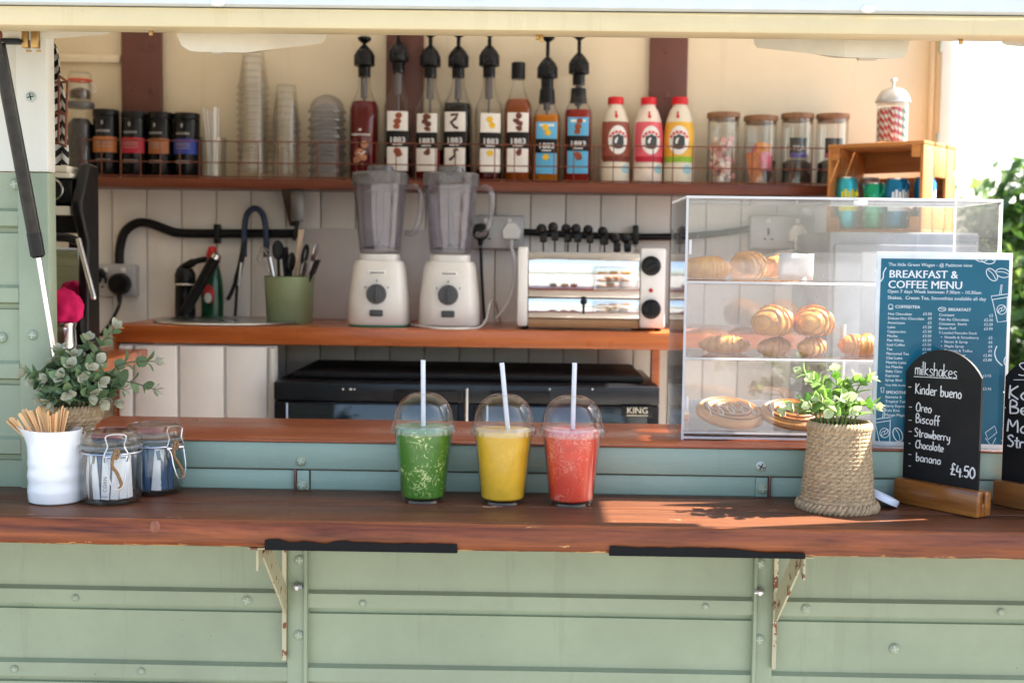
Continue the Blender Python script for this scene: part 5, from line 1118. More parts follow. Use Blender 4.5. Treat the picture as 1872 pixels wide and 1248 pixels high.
def sugarjar(px, py, lab, rz, n, blue, grp, slab):
    b = PZ(px, py, ZS); r = .0455; T, hb = clipjar('sugar_jar', lab, (b.x, b.y+r, ZS), r, .104, CLR, None, 0)
    # wire bail at angle rz
    m = MB(); m.torus((0, 0, hb-.006), r*.985, .0013, 40, 6); m.build('neck_wire', STEEL, T)
    m = MB()
    m.tube(spline([(-.016, 0, -.012), (-.017, -.004, .0), (-.012, -.003, .012), (-.0135, -.002, .028), (.0135, -.002, .028), (.012, -.003, .012), (.017, -.004, .0), (.016, 0, -.012)], 5), .0010, 6)
    m.tube(spline([(-.017, -.002, -.002), (-.013, -.008, -.010), (-.012, -.013, -.030), (-.006, -.016, -.048), (.006, -.016, -.048), (.012, -.013, -.030), (.013, -.008, -.010), (.017, -.002, -.002)], 5), .0010, 6)
    m.cyl((-.017, -.002, -.004), (-.007, -.002, -.004), .0024, n=8).cyl((.007, -.002, -.004), (.017, -.002, -.004), .0024, n=8)
    m.xf(Matrix.Rotation(rz, 4, 'Z') @ Matrix.Translation((0, -r-.003, hb-.004))); m.build('wire_clip', STEEL, T)
    m = MB(); m.tube(spline([(.0, -.003, .008), (-.004, -.005, -.004), (-.006, -.007, -.016), (.0, -.009, -.026), (.004, -.013, -.036), (.006, -.014, -.046), (.002, -.014, -.050)], 5), .0026, 7); m.tube(spline([(.0, -.003, .008), (.004, -.004, .002), (.0, -.004, -.006), (-.004, -.004, .0)], 4), .0024, 7)
    m.xf(Matrix.Rotation(rz, 4, 'Z') @ Matrix.Translation((0, -r-.003, hb-.004))); m.build('twine', TW, T)
    for k in range(n):
        a = -pi/2+(k-n*.35+.5)*2.9/(n*.7) if k < n*.7 else random.uniform(0, 6.28); rr = r*(.74 if k % 2 else .62) if k < n*.7 else r*random.uniform(.1, .5)
        w_ = random.choice((.010, .012, .015)); mt = (PBL if (k % 2 == 0 or blue and k % 3) else PW) if k != 3 else (PW if blue else PBR)
        x, y = rr*cos(a), rr*sin(a); rot = a+pi/2; L = .066+random.uniform(-.004, .003)
        pr = None
        if k < n*.6 and w_ > .011 and k % 3 == 1:
            v, f = text2d('CORN' if k % 2 else 'SUGAR', .008, 'LEFT'); q = ([(-c-0+.003, a_+.012) for a_, c in v], f); v2, f2 = text2d('SUGAR', .0032, 'CENTER'); pr = [('print', q, (GOLD if mt is PBL else M('print_blue', C(50, 70, 96), .5))), ('small_print', ([(a_, c+.004) for a_, c in v2], f2), PRINTW if mt is PBL else M('print_blue', C(50, 70, 96), .5))]
        s_ = sachet(T, x, y, .0085, w_, L, mt, rot, 'sugar_sachet', random.uniform(-.13, .13), pr, slab % ('blue' if mt is PBL else 'brown' if mt is PBR else 'white'), 'sachet', grp+(' blue' if mt is PBL else ' brown' if mt is PBR else ' white'))
    return T
sugarjar(186, 926, 'squat glass clip jar of white sugar sachets beside the white jug', .45, 21, False, 'sachets in the nearer jar,', '%s paper sugar sachet in the clip jar beside the white jug')
sugarjar(264, 909, 'glass clip jar of blue sugar sachets set behind, its wire clip at the right', 1.0, 21, True, 'sachets in the rear jar,', '%s paper sugar sachet in the rear clip jar')

# ================================================================== woven baskets and eucalyptus plants
SEAG = M('seagrass', C(178, 152, 117), .85, var=.35, vs_=120, bmp=.7, bs=400); SEAG2 = M('seagrass_gap_shade', C(84, 62, 40), .9, var=.4, vs_=120, bmp=.5)
def strand(r, z, nseg, sr, tiltk, ph, n_=6):
    m = MB()
    for k in range(nseg):
        a = 2*pi*(k+ph)/nseg; da = 2*pi/nseg*.78; pts = []; rad = []
        for t in (-1, -.5, 0, .5, 1): pts.append(((r+sr*.55*(1-t*t))*cos(a+da*t), (r+sr*.55*(1-t*t))*sin(a+da*t), z+tiltk*t*sr)); rad.append(sr*(1-.55*t*t))
        m.tube(pts, rad, n_)
    return m
def basket(name, lab, c, prof, rows, nseg=27, top=None):
    T = thing(name, lab, 'basket', c)
    H = prof[-1][1]; m = MB().lathe([(p[0]-.0045, p[1]+.0015 if i == 0 else p[1]) for i, p in enumerate(prof)], 30, cap1=False); m.build('gap_shade_shell', SEAG2, T)  # dark inner shell paints shade into the gaps of the weave
    ribs = MB()
    for k in range(11):
        a = 2*pi*k/11; ribs = MB(); ribs.tube([((p[0]+.0006)*cos(a), (p[0]+.0006)*sin(a), p[1]+.002 if i == 0 else p[1]) for i, p in enumerate(prof)], .0014, 5); ribs.build('stake', SEAG, T)
    for i in range(rows):
        z = H*(i+.5)/rows; r = prad(prof, z)-.0022; sr = H/rows*.52
        if i == 0: r += .0025; sr *= 1.25; z += .002
        if i == rows-1: sr *= 1.25; z += .001
        strand(r, z, nseg if 0 < i < rows-1 else nseg+22, sr, (.8+.3*(i % 2)) if 0 < i < rows-1 else 2.0, (i % 2)*.5+random.uniform(-.1, .1)).build('woven_strand', SEAG, T, smooth=60)
    return T
LEAFM = []
def leafmat(name, c, tl): return M(name, c, .55, var=.22, vs_=60, bmp=.15, tl=tl)
GR = [leafmat('leaf_a', (.20, .29, .13), .2), leafmat('leaf_b', (.13, .21, .09), .2), leafmat('leaf_tip', (.44, .43, .30), .2)]
GR2 = [leafmat('leaf_c', (.34, .46, .18), .45), leafmat('leaf_d', (.22, .36, .10), .45), leafmat('leaf_tip2', (.58, .63, .42), .4)]
def leaf_mesh(mat, L=1, wd=.42):
    m = MB(); n = 6; vs = []
    for i in range(n+1):
        t = i/n; w_ = wd*sin(pi*min(1, t*.92+.06))**.75*(1-.25*t); z = .18*t-.24*t*t
        vs += [(-w_, t*L, z+.12*w_), (0, t*L, z-.03), (w_, t*L, z+.12*w_)]
    vs[-3:] = [(-.012, L, -.06), (0, L+.02, -.06), (.012, L, -.06)]
    N = len(vs); vs2 = [(x, y, z-.012) for x, y, z in vs]
    f = [(3*i+j, 3*i+j+1, 3*i+j+4, 3*i+j+3) for i in range(n) for j in (0, 1)]
    fb = [tuple(k+N for k in reversed(q)) for q in f]; rim = [0, 1, 2]+[3*i+2 for i in range(1, n+1)]+[3*n+1, 3*n]+[3*i for i in range(n-1, 0, -1)]
    m.add(vs+vs2, f+fb+[(rim[k], rim[(k+1) % len(rim)], rim[(k+1) % len(rim)]+N, rim[k]+N) for k in range(len(rim))])
    return m.mesh('leaf', mat, 50)
def plant(lab, c, stems, mats, ls, stemc):
    """stems: photo pixels of each stem tip with its depth offset; the stems rise from the middle of the basket"""
    T = thing('eucalyptus_plant', lab, 'plant', c); meshes = [leaf_mesh(m, 1, .40+.06*i) for i, m in enumerate(mats)]; C0 = Vector(c)
    for si, (tx, ty, dy, n) in enumerate(stems):
        tip = P(tx, ty, c[1]+dy)-C0; bx = Vector((max(-.03, min(.03, tip.x*.3)), dy*.35, 0)); mid = bx.lerp(tip, .5)+Vector((-tip.x*.10, 0, .022+.10*abs(tip.x)))
        pts = spline([bx, mid, tip], 8); MB().tube(pts, [.0019-.0012*i/len(pts) for i in range(len(pts))], 6).build('stem', stemc, T)
        ph = random.uniform(0, 3)
        for k in range(n):
            t = .22+.78*(k+.6)/n; q = t*(len(pts)-1); i = min(int(q), len(pts)-2); p = pts[i].lerp(pts[i+1], q-i); d = (pts[i+1]-pts[i]).normalized()
            side = d.orthogonal().normalized(); s = ls*(1.12-.62*t)*random.uniform(.85, 1.15)
            for e in (0, 1):
                a = ph+k*1.5+e*pi+random.uniform(-.25, .25); out = Matrix.Rotation(a, 3, d) @ side; yd = (out*1.0+d*(.35+.55*t)+Vector((0, 0, .05))).normalized(); zd = (d-yd*d.dot(yd)).normalized(); xd = yd.cross(zd)
                R_ = Matrix((xd, yd, zd)).transposed().to_4x4(); o = bpy.data.objects.new('leaf', meshes[2 if t > .86 else (0 if random.random() < .55 else 1)]); col.objects.link(o); o.parent = T
                o.matrix_local = Matrix.Translation(p+out*.001) @ R_ @ Matrix.Scale(s, 4)
        for e in range(2):
            d = (pts[-1]-pts[-3]).normalized(); side = Matrix.Rotation(e*pi+1, 3, d) @ d.orthogonal().normalized(); yd = (d*1.0+side*.5).normalized(); zd = (side-yd*side.dot(yd)).normalized(); xd = yd.cross(zd)
            o = bpy.data.objects.new('leaf', meshes[2]); col.objects.link(o); o.parent = T; o.matrix_local = Matrix.Translation(pts[-1]) @ Matrix((xd, yd, zd)).transposed().to_4x4() @ Matrix.Scale(ls*.42, 4)
    return T
STEM1 = M('stem_olive', (.12, .13, .06), .7); STEM2 = M('stem_bright', (.22, .28, .08), .7)
# right basket: wide foot, narrower mouth
b = PZ(1530, 939, ZS); RB_ = .0575; by = 1.912
bh = ZP(1533, 776, by)-ZS
bx_ = XP(1531, 900, by)
basket('woven_basket', 'tapered woven seagrass basket planter in front of the display case', (bx_, by, ZS), [(RB_+.002, .0), (RB_-.001, .008), (RB_-.004, .02), (.0505, .055), (.0475, .09), (.046, bh-.006), (.0465, bh)], 22)
plant('bright green eucalyptus sprigs growing from the tapered basket by the chalkboard', (bx_, by, ZS+bh-.02), [(1462, 678, .0, 6), (1485, 690, -.02, 5), (1527, 676, .01, 6), (1565, 692, .01, 5), (1592, 690, .0, 5), (1604, 742, -.01, 5), (1432, 748, .0, 5), (1448, 742, -.03, 4), (1500, 728, -.035, 4), (1548, 726, -.035, 4), (1478, 740, -.045, 3), (1520, 750, -.05, 3), (1560, 748, -.04, 3), (1543, 705, .02, 5), (1507, 700, .02, 5)], GR2, .027, STEM2)
# left basket, its narrow foot hidden behind the jug
by = 1.938; bx_ = XP(133, 800, by); bh = ZP(133, 745, by)-ZS
basket('woven_basket', 'woven seagrass basket planter behind the white jug and stirrers', (bx_, by, ZS), [(.024, 0), (.026, .01), (.026, .094), (.032, .106), (.044, .118), (.0455, .128), (.045, bh)], 22)
plant('dusty green eucalyptus plant spreading wide above the left basket', (bx_, by, ZS+bh-.02), [(212, 597, .0, 7), (288, 660, -.01, 7), (286, 712, -.02, 6), (160, 618, .0, 6), (108, 640, -.02, 6), (45, 680, -.03, 6), (60, 700, -.03, 5), (85, 695, -.04, 5), (135, 650, -.02, 5), (180, 660, -.03, 5), (110, 690, -.05, 5), (150, 690, -.055, 5), (185, 700, -.05, 5), (228, 712, -.035, 4), (70, 728, -.05, 4), (125, 720, -.06, 4), (170, 722, -.06, 4), (200, 690, .0, 5), (150, 655, .02, 5), (215, 735, -.03, 4), (95, 665, -.01, 5), (128, 668, -.045, 5), (165, 672, -.05, 5), (188, 735, -.055, 4), (90, 735, -.055, 4)], GR, .030, STEM1)

# ================================================================== display case
CRZ = radians(-.5); fl = P(1245, 806, 2.045)
CL = thing('display_case', 'clear acrylic three tier pastry display case on the inner counter', 'case', (fl.x, fl.y, ZC+.0005), CRZ)
CM_ = Matrix.Translation(CL.location) @ Matrix.Rotation(CRZ, 4, 'Z')
def crx(px, py):                                   # local x of a pixel on the case's front plane
    d = ray(px, py); o = Vector((0, 0, CAMZ)); n = Matrix.Rotation(CRZ, 3, 'Z') @ Vector((0, 1, 0)); t = (Vector(CL.location)-o).dot(n)/d.dot(n); q = CM_.inverted() @ (o+d*t); return q.x, q.z
W = crx(1833, 400)[0]; HC = crx(1540, 361)[1]; z1 = crx(1400, 515)[1]; z2 = crx(1400, 655)[1]; DP = .225; t_ = .004
ACR = GL('acrylic', (.985, .99, .992), haze=.016, hazecol=(.9, .92, .95), refl=.9, base=.07, scr=.35); ACE = M('acrylic_edge', (.86, .88, .89), .25, var=.03, tl=.4)
def pane(name, a, b, thin):
    m = MB().box(a, b); fs = []
    for f in m.f:
        vs = [m.v[i] for i in f]; n = (vs[1]-vs[0]).cross(vs[2]-vs[0]); k = max(range(3), key=lambda i: abs(n[i])); fs.append(0 if k == thin else 1)
    m.m = fs; return m.build(name, [ACR, ACE], CL, smooth=0)
pane('side_pane', (0, 0, 0), (t_, DP, HC-t_-.0005), 0); pane('side_pane', (W-t_, 0, 0), (W, DP, HC-t_-.0005), 0)
pane('top_pane', (0, 0, HC-t_), (W, DP, HC), 2); pane('base_pane', (t_+.0003, .0005, .002), (W-t_-.0003, DP, .002+t_), 2)
pane('back_pane', (t_+.0003, DP-t_, .007), (W-t_-.0003, DP-.0005, HC-t_-.0005), 1)
pane('shelf_pane', (t_+.0003, .006, z1-t_), (W-t_-.0003, DP-t_-.001, z1), 2); pane('shelf_pane', (t_+.0003, .006, z2-t_), (W-t_-.0003, DP-t_-.001, z2), 2)
pane('base_tray', (t_+.0003, .006, .010), (W-t_-.0003, DP-t_-.001, .010+t_), 2)
pane('front_pane', (t_+.0003, .001, z1+.002), (W-t_-.0003, .004, HC-t_-.004), 1); pane('front_pane', (t_+.0003, .001, z2+.002), (W-t_-.0003, .004, z1-.006), 1); pane('front_pane', (t_+.0003, .001, .016), (W-t_-.0003, .004, z2-.006), 1)
for x, z in ((.006, z1+.055), (.006, .06), (crx(1560, 370)[0], HC-.008)):
    MB().rbox((x, -.003, z-.012 if x < .05 else z-.004), (x+.004 if x < .05 else x+.022, .0008, z+.012 if x < .05 else z+.003), .001).build('hinge', ACE, CL)
def case_pt(px, py, zl): p = PZ(px, py, ZC+zl); return p
# ---- pastries
def bakemat(name, lo, hi, sc_=40):
    m, nt, out = newmat(name); b = nt.nodes.new('ShaderNodeBsdfPrincipled'); v = coords(nt); n1 = noise(nt, v, sc_, 6, .6); n2 = noise(nt, coords(nt, (1, .25, 1)), 260, 4, .7)
    g = nt.nodes.new('ShaderNodeTexCoord'); sx = nt.nodes.new('ShaderNodeAttribute'); sx.attribute_name = 'ridge'
    k = math_(nt, 'ADD', math_(nt, 'MULTIPLY', n1, .6), math_(nt, 'MULTIPLY', sx.outputs['Fac'], .2)); lk(nt, ramp(nt, k, [(.25, hi), (.48, tuple((a+c)/2 for a, c in zip(lo, hi))), (.72, lo)]), b.inputs['Base Color'])
    b.inputs['Roughness'].default_value = .42; b.inputs['Coat Weight'].default_value = .15; b.inputs['Subsurface Weight'].default_value = .0
    lk(nt, bump(nt, math_(nt, 'ADD', n2, n1), .5, .0015), b.inputs['Normal']); lk(nt, b.outputs[0], out.inputs[0]); return m
GOLDEN = bakemat('golden_pastry', C(150, 76, 22), C(228, 158, 68)); PALE = bakemat('pale_roll', C(184, 108, 40), C(232, 172, 88), 25); DARKB = bakemat('dark_pastry', C(122, 62, 24), C(204, 134, 60))
def croissant(L, R, bend, ridges, flat_=.85, amp=.18):
    m = MB(); n, k = 110, 24; vs = []; att = []; ph = random.uniform(0, 6)
    for i in range(n+1):
        t = -1+2*i/n; rr = R*max(.0, 1-abs(t)**2.3)**.62; fr = (abs(t)*ridges+.05*sin(t*9+ph)) % 1; rr *= 1-amp+amp*fr**.7+.005*sin(t*95)+.012*sin(t*40+ph); rr = max(rr, R*.05)
        cx = t*L/2; cy = bend*(t*t)
        for j in range(k):
            a = 2*pi*j/k; w_ = 1+.05*sin(3*a+t*5+ph)+.03*sin(7*a+t*17+ph)+.015*sin(13*a-t*31); z = rr*sin(a)*w_*flat_; y = rr*cos(a)*w_
            if z < -R*.62: z = -R*.62
            vs.append((cx+.10*y, cy+y, z+R*.62)); att.append(fr)
    fs = [(i*k+j, i*k+(j+1) % k, (i+1)*k+(j+1) % k, (i+1)*k+j) for i in range(n) for j in range(k)]+[tuple(reversed(range(k))), tuple(n*k+j for j in range(k))]
    m.add(vs, fs); return m, att
def pastry(name, lab, px, py, zl, L, R, bend, ridges, rz, mat, tilt=0, seeds=0, dz=0, dy=0, amp=.17):
    p = case_pt(px, py, zl) if not isinstance(px, Vector) else px; m, att = croissant(L, R, bend, ridges, .85, amp)
    T = thing(name, lab, 'pastry', (p.x, p.y+dy, ZC+.0005+zl+.0006+dz), rz); RT = Matrix.Rotation(tilt, 4, 'Y'); m.xf(RT)
    mn = min(v.z for v in m.v); m.xf(Matrix.Translation((0, 0, -mn))); vv = [v.copy() for v in m.v]
    o = m.build('crust', mat, T, smooth=60); at = o.data.attributes.new('ridge', 'FLOAT', 'POINT'); at.data.foreach_set('value', att)
    if seeds:
        q = MB(); up = [v for v in vv if v.z > R*.7 or v.y < -R*.4]
        for _ in range(seeds):
            v = random.choice(up)+Vector([random.uniform(-.003, .003) for _ in range(3)]); c = Vector((v.x*.2, bend*.3, R*.6)); q.ball(v+(v-c).normalized()*.0002, (.0009, .0007, .0007), 5, 4)
        s = q.build('seeds', M('poppy_seed', (.012, .012, .014), .5), T); s['kind'] = 'stuff'
    return T
pastry('bread_roll', 'smooth pale roll at the left of the top shelf of the case', 1299, 511, z1, .096, .028, .004, 1.3, .15, PALE, dy=.045, amp=.05)
pastry('croissant', 'round golden croissant in the middle of the top shelf', 1376, 511, z1, .095, .035, .01, 2.4, 1.05, PALE, dy=.045, amp=.07)
pastry('croissant', 'croissant beside the white paper on the top shelf', 1443, 511, z1, .095, .033, .01, 2.6, .5, PALE, dy=.05, amp=.11)
p = CM_.inverted() @ P(1462, 509, 2.13); q = MB(); vs = []
for i in range(7):
    for j in range(5): vs.append((-.030+.060*i/6, .0015*sin(i*1.3+j), .0455*j/4+.001*sin(i)))
q.add(vs, [(i*5+j, (i+1)*5+j, (i+1)*5+j+1, i*5+j+1) for i in range(6) for j in range(4)]); o = q.build('price_card', M('paper_white', (.82, .81, .79), .7, tl=.3)); so = o.modifiers.new('thick', 'SOLIDIFY'); so.thickness = .0006; o.location = CM_ @ Vector((p.x+.003, .135, z1+.002)); o.rotation_euler = (0, 0, CRZ); tag(o, 'blank white paper standing behind the croissant on the top shelf', 'paper')
a = pastry('cheese_twist', 'flat seeded pastry lying alone at the left of the middle shelf', 1334, 650, z2, .092, .021, .002, 3.1, -.12, GOLDEN, seeds=60, dy=.05)
pastry('croissant', 'lower left croissant of the pile on the middle shelf', 1430, 655, z2, .080, .0215, .006, 3.3, .75, DARKB, dy=.055, seeds=25)
pastry('croissant', 'lower right croissant of the pile on the middle shelf', 1500, 655, z2, .080, .0215, .006, 3.3, .95, GOLDEN, dy=.055, seeds=20)
pastry('croissant', 'poppy seed croissant on top of the pile, left one', 1424, 655, z2, .090, .0345, .006, 3.4, 1.05, GOLDEN, dy=.058, dz=.0345, seeds=130)
pastry('croissant', 'poppy seed croissant on top of the pile, right one', 1500, 655, z2, .094, .0345, .006, 3.6, 1.25, GOLDEN, dy=.058, dz=.0345, seeds=170)
pastry('bread_roll', 'pastry at the right of the middle shelf, half behind the menu', 1590, 655, z2, .08, .026, .004, 2.3, .2, GOLDEN, dy=.06)
def swirl(lab, px, py, dz, rz, tiltx):
    p = case_pt(px, py, .014); R = .058; T = thing('cinnamon_swirl', lab, 'pastry', (p.x, p.y+.052, ZC+.0005+.0146+dz), rz)
    m = MB(); n, k = 26, 48; vs = []
    def hgt(r, a): return .0135+.005*sqrt(max(0, 1-(r/R)**2))+.003*cos((r/R*3.4-a/(2*pi))*2*pi)*(1 if r > .004 else 0)
    rings = [(R*.86, 0), (R*.97, .003), (R, .009), (R*.97, .0125)]
    for r, z in rings: vs += [(r*cos(2*pi*j/k), r*sin(2*pi*j/k), z) for j in range(k)]
    for i in range(1, n):
        r = R*.95*(1-i/n); vs += [(r*cos(2*pi*j/k), r*sin(2*pi*j/k), hgt(r, 2*pi*j/k)) for j in range(k)]
    nr = len(rings)+n-1; m.add(vs, [(i*k+j, i*k+(j+1) % k, (i+1)*k+(j+1) % k, (i+1)*k+j) for i in range(nr-1) for j in range(k)]+[tuple(reversed(range(k))), tuple((nr-1)*k+j for j in range(k))])
    MT = Matrix.Rotation(tiltx, 4, 'X'); m.xf(MT); mn = min(v.z for v in m.v); m.xf(Matrix.Translation((0, 0, -mn))); MT = Matrix.Translation((0, 0, -mn)) @ MT
    o = m.build('dough', DARKB, T, smooth=60)
    ic = MB(); spts = [((-.045+.09*i/9), (.028 if i % 2 else -.030)*(1-.25*abs(i-4.5)/4.5)) for i in range(10)]
    ic.tube([(x, y, hgt(sqrt(x*x+y*y), atan2(y, x))+.001 if x*x+y*y < (R*.93)**2 else .013) for x, y, _ in spline([(x, y, 0) for x, y in spts], 6)], .0009, 6); ic.xf(MT); ic.build('icing', M('icing_white', (.80, .74, .66), .4), T)
    sp = MB(); pts = []
    for i in range(90): t = i/89; r = R*.92*(1-t); a = t*2*pi*3.4; pts.append((r*cos(-a), r*sin(-a), hgt(r, -a)+.0004))
    sp.tube(pts, .0012, 5); sp.xf(MT); sp.build('cinnamon', M('cinnamon', C(120, 66, 36), .7), T)
    return T
swirl('iced cinnamon swirl at the left of the bottom shelf', 1341, 787, 0, .3, .28); swirl('broken cinnamon swirl behind the green sprigs on the bottom shelf', 1462, 789, 0, .15, .26)
pp = CM_.inverted() @ P(1355, 760, 2.2); o = MB().rbox((-.085, -.0012, 0), (.085, .0012, .028), .0005).build('price_strip', M('paper_white', (.8, .8, .8), .6)); o.location = CM_ @ Vector((pp.x, DP-t_-.004, .0148)); o.rotation_euler = (0, 0, CRZ); tag(o, 'white card strip standing at the back of the bottom shelf', 'card')

# ================================================================== menu sign
SRZ = radians(-6); sl_ = P(1592, 815, 1.997)
SG_ = thing('menu_sign', 'teal breakfast and coffee menu in a clear acrylic holder against the display case', 'menu', (sl_.x, sl_.y, ZC+.0006), SRZ)
SMX = Matrix.Translation(SG_.location) @ Matrix.Rotation(SRZ, 4, 'Z'); SMI = SMX.inverted()
def SPx(px, py):
    d = ray(px, py); o = Vector((0, 0, CAMZ)); n = Matrix.Rotation(SRZ, 3, 'Z') @ Vector((0, 1, 0)); t = (Vector(SG_.location)-o).dot(n)/d.dot(n); q = SMI @ (o+d*t); return q.x, q.z
SW = SPx(1845, 640)[0]; SHT = SPx(1720, 461)[1]
MB().rbox((0, .0006, 0), (SW, .0035, SHT), .0006).build('holder_back', M('holder_white', (.80, .83, .84), .25, tl=.2), SG_)
MB().rbox((0, -.0042, 0), (SW, -.0026, SHT), .0006).build('holder_front', GL('acrylic_front', (.99, .995, .995), haze=.004, refl=.5, base=.012), SG_)
MB().rbox((0, -.012, -.0002), (SW, .014, .0035), .001).build('foot', GL('acrylic_foot', (.95, .97, .97), haze=.1), SG_)
TEAL = M('poster_teal', C(0, 100, 124), .6, var=.12, vs_=9, bmp=0, spec=.2); PS = MB().box((SW*.032, -.0008, SHT*.032), (SW*.975, .0002, SHT*.965)).build('poster', TEAL, SG_)
PRW = M('poster_print', (.80, .86, .87), .5, var=.02); WHT = M('poster_print_bold', (.84, .87, .87), .5, var=.02)
def fit(s, px0, px1): v, _ = text2d(s, 1); return (SPx(px1, 560)[0]-SPx(px0, 560)[0])/(max(a for a, _ in v)-min(a for a, _ in v))
def put(lines, name, mat, sz=None):
    q = MB()
    for (px, py, s, *al) in lines:
        u, v = SPx(px, py); k = sz
        if al and isinstance(al[0], (int, float)): k = fit(s, px, al[0]); al = []
        bold = name in ('heading', 'section_heading')
        for j in range(3 if bold else 2): flat(q, text2d(s, k, al[0] if al else 'LEFT'), u+j*k*(.022 if bold else .012), v, -.0013-.00006*j)
    return q.build(name, mat, PS)
SZ = fit('Deluxe Hot Chocolate', 1622, 1688)
put([(1624.3, 507.2, 'BREAKFAST &', 1748.5), (1622.4, 526.3, 'COFFEE MENU', 1756.5)], 'heading', WHT)
put([(1624, 486, 'The little Green Wagan - @ Padstow view', 1777), (1622, 535, 'Open 7 days Week between 7:30am - 10:30am', 1793), (1622, 546.5, 'Shakes,  Cream Tea, Smoothies available all day', 1802)], 'subheading', PRW)
put([(1636, 563, 'COFFEE/TEA', 1681), (1733, 568, 'BREAKFAST', 1774), (1619, 719, 'SMOOTHIES', 1663)], 'section_heading', WHT)
L1 = ['Hot Chocolate', 'Deluxe Hot Chocolate', 'Americano', 'Latte', 'Cappuccino', 'Mocha', 'Flat White', 'Iced Coffee', 'Tea', 'Flavoured Tea', 'Chai Latte', 'Matcha Latte', 'Ice Matcha', 'Baby Cino', 'Espresso', 'Syrup Shot']
PR1 = ['£3.50', '£4', '£3', '£3.20', '£3.20', '£3.50', '£3.20', '£3.50', '£2.00', '£2.50']
ln = [(1623-.35*i, 575.5+8.05*i, s) for i, s in enumerate(L1)]+[(1703-.15*i, 576+8.05*i, s, 'RIGHT') for i, s in enumerate(PR1)]
ln += [(1617, 705, '*Oat Milk Available', 1662)]+[(1618-.2*i, 727+8.2*i, s) for i, s in enumerate(['Bannana &', 'Tropical Twist', 'Berry Express', 'Kale Kick', 'Mango Magic'])]
L2 = [('Croissant', '£2'), ('Pain Au Chocolate', '£2.20'), ('Cinnamon  Swirls', '£2.20'), ('Bacon Roll', '£3.90'), ('3 Loaded Pancake Stack', ''), ('  •  Nutella & Strawberry', '£5'), ('  •  Bacon & Syrup', '£6'), ('  •  Maple Syrup', '£4'), ('  •  Bannana & Toffee', '£5'), ('      Jam & Butter', '£2.80'), ('      Nutella', '£2.80')]
for i, (s, pr_) in enumerate(L2):
    ln.append((1716-.1*i, 577.5+8.1*i, s))
    if pr_: ln.append((1815-.2*i, 579+8.1*i, pr_, 'RIGHT'))
ln += [(1812, 689, '£3.95', 'RIGHT'), (1812, 713, '£3.95', 'RIGHT')]
put(ln, 'menu_lines', PRW, SZ)
# line drawings on the poster: steam curls, beans and takeaway cups
q = MB()
def dl(pts, wpx=1.6, sm=True):
    p3 = [(*SPx(*p), 0) for p in pts]; pp_ = spline(p3, 5) if sm else p3; flat(q, line2d([(p[0], p[1]) for p in pp_], wpx*2.0/F), 0, 0, -.0013)
def oval(cx, cy, rx, ry, an, wpx=1.5):
    pts = [(cx+rx*cos(t)*cos(an)-ry*sin(t)*sin(an), cy+rx*cos(t)*sin(an)+ry*sin(t)*cos(an)) for t in [2*pi*i/16 for i in range(17)]]; dl(pts, wpx)
for a in ([(1615, 466), (1607, 476), (1606, 488), (1609, 500), (1604, 512), (1599, 518)], [(1620, 489), (1615, 498), (1614, 508), (1606, 518), (1599, 525)], [(1601, 492), (1602, 502), (1600, 514)], [(1822, 632), (1818, 645), (1822, 658), (1832, 668)], [(1838, 652), (1835, 660), (1838, 668)]): dl(a, 2)
for cx, cy, an in ((1813, 502, .9), (1833, 499, .2), (1792, 470, .3), (1806, 474, .2), (1641, 794, 1.2)): oval(cx, cy, 13, 8, an); dl([(cx-11*cos(an), cy-11*sin(an)), (cx+2*sin(an), cy-2*cos(an)), (cx+11*cos(an), cy+11*sin(an))], 1.2)
def gcup(x, y, s):
    dl([(x-15*s, y-20*s), (x+17*s, y-24*s), (x+17*s, y-18*s), (x-14*s, y-13*s), (x-15*s, y-20*s)], 1.3, False); dl([(x-13*s, y-13*s), (x-3*s, y+30*s), (x+15*s, y+28*s)], 1.3, False); dl([(x+16*s, y-18*s), (x+15*s, y+28*s)], 1.3, False); dl([(x+1*s, y-23*s), (x+4*s, y-42*s), (x+6*s, y-42*s), (x+4*s, y-23*s)], 1.1, False); oval(x+5*s, y+6*s, 9*s, 9*s, 0, 1.2); oval(x+2*s, y+7*s, 2.5*s, 5*s, .5, 1.1); oval(x+8*s, y+4*s, 2.5*s, 5*s, .5, 1.1)
gcup(1826, 560, .95); gcup(1612, 785, .95)
oval(1628, 560, 4, 4, 0, 1); dl([(1623, 565), (1633, 565)], 1); oval(1722, 565, 7, 3.5, 0, 1); dl([(1716, 563), (1728, 566)], 1); dl([(1610, 708), (1611, 717), (1615, 717), (1616, 708), (1610, 708)], 1, False)
for a in ([(1801, 790), (1818, 778), (1822, 790), (1806, 803), (1801, 790)], [(1801, 800), (1812, 815), (1820, 800)]): dl(a, 1.2, False)
q.build('line_drawing', PRW, PS)

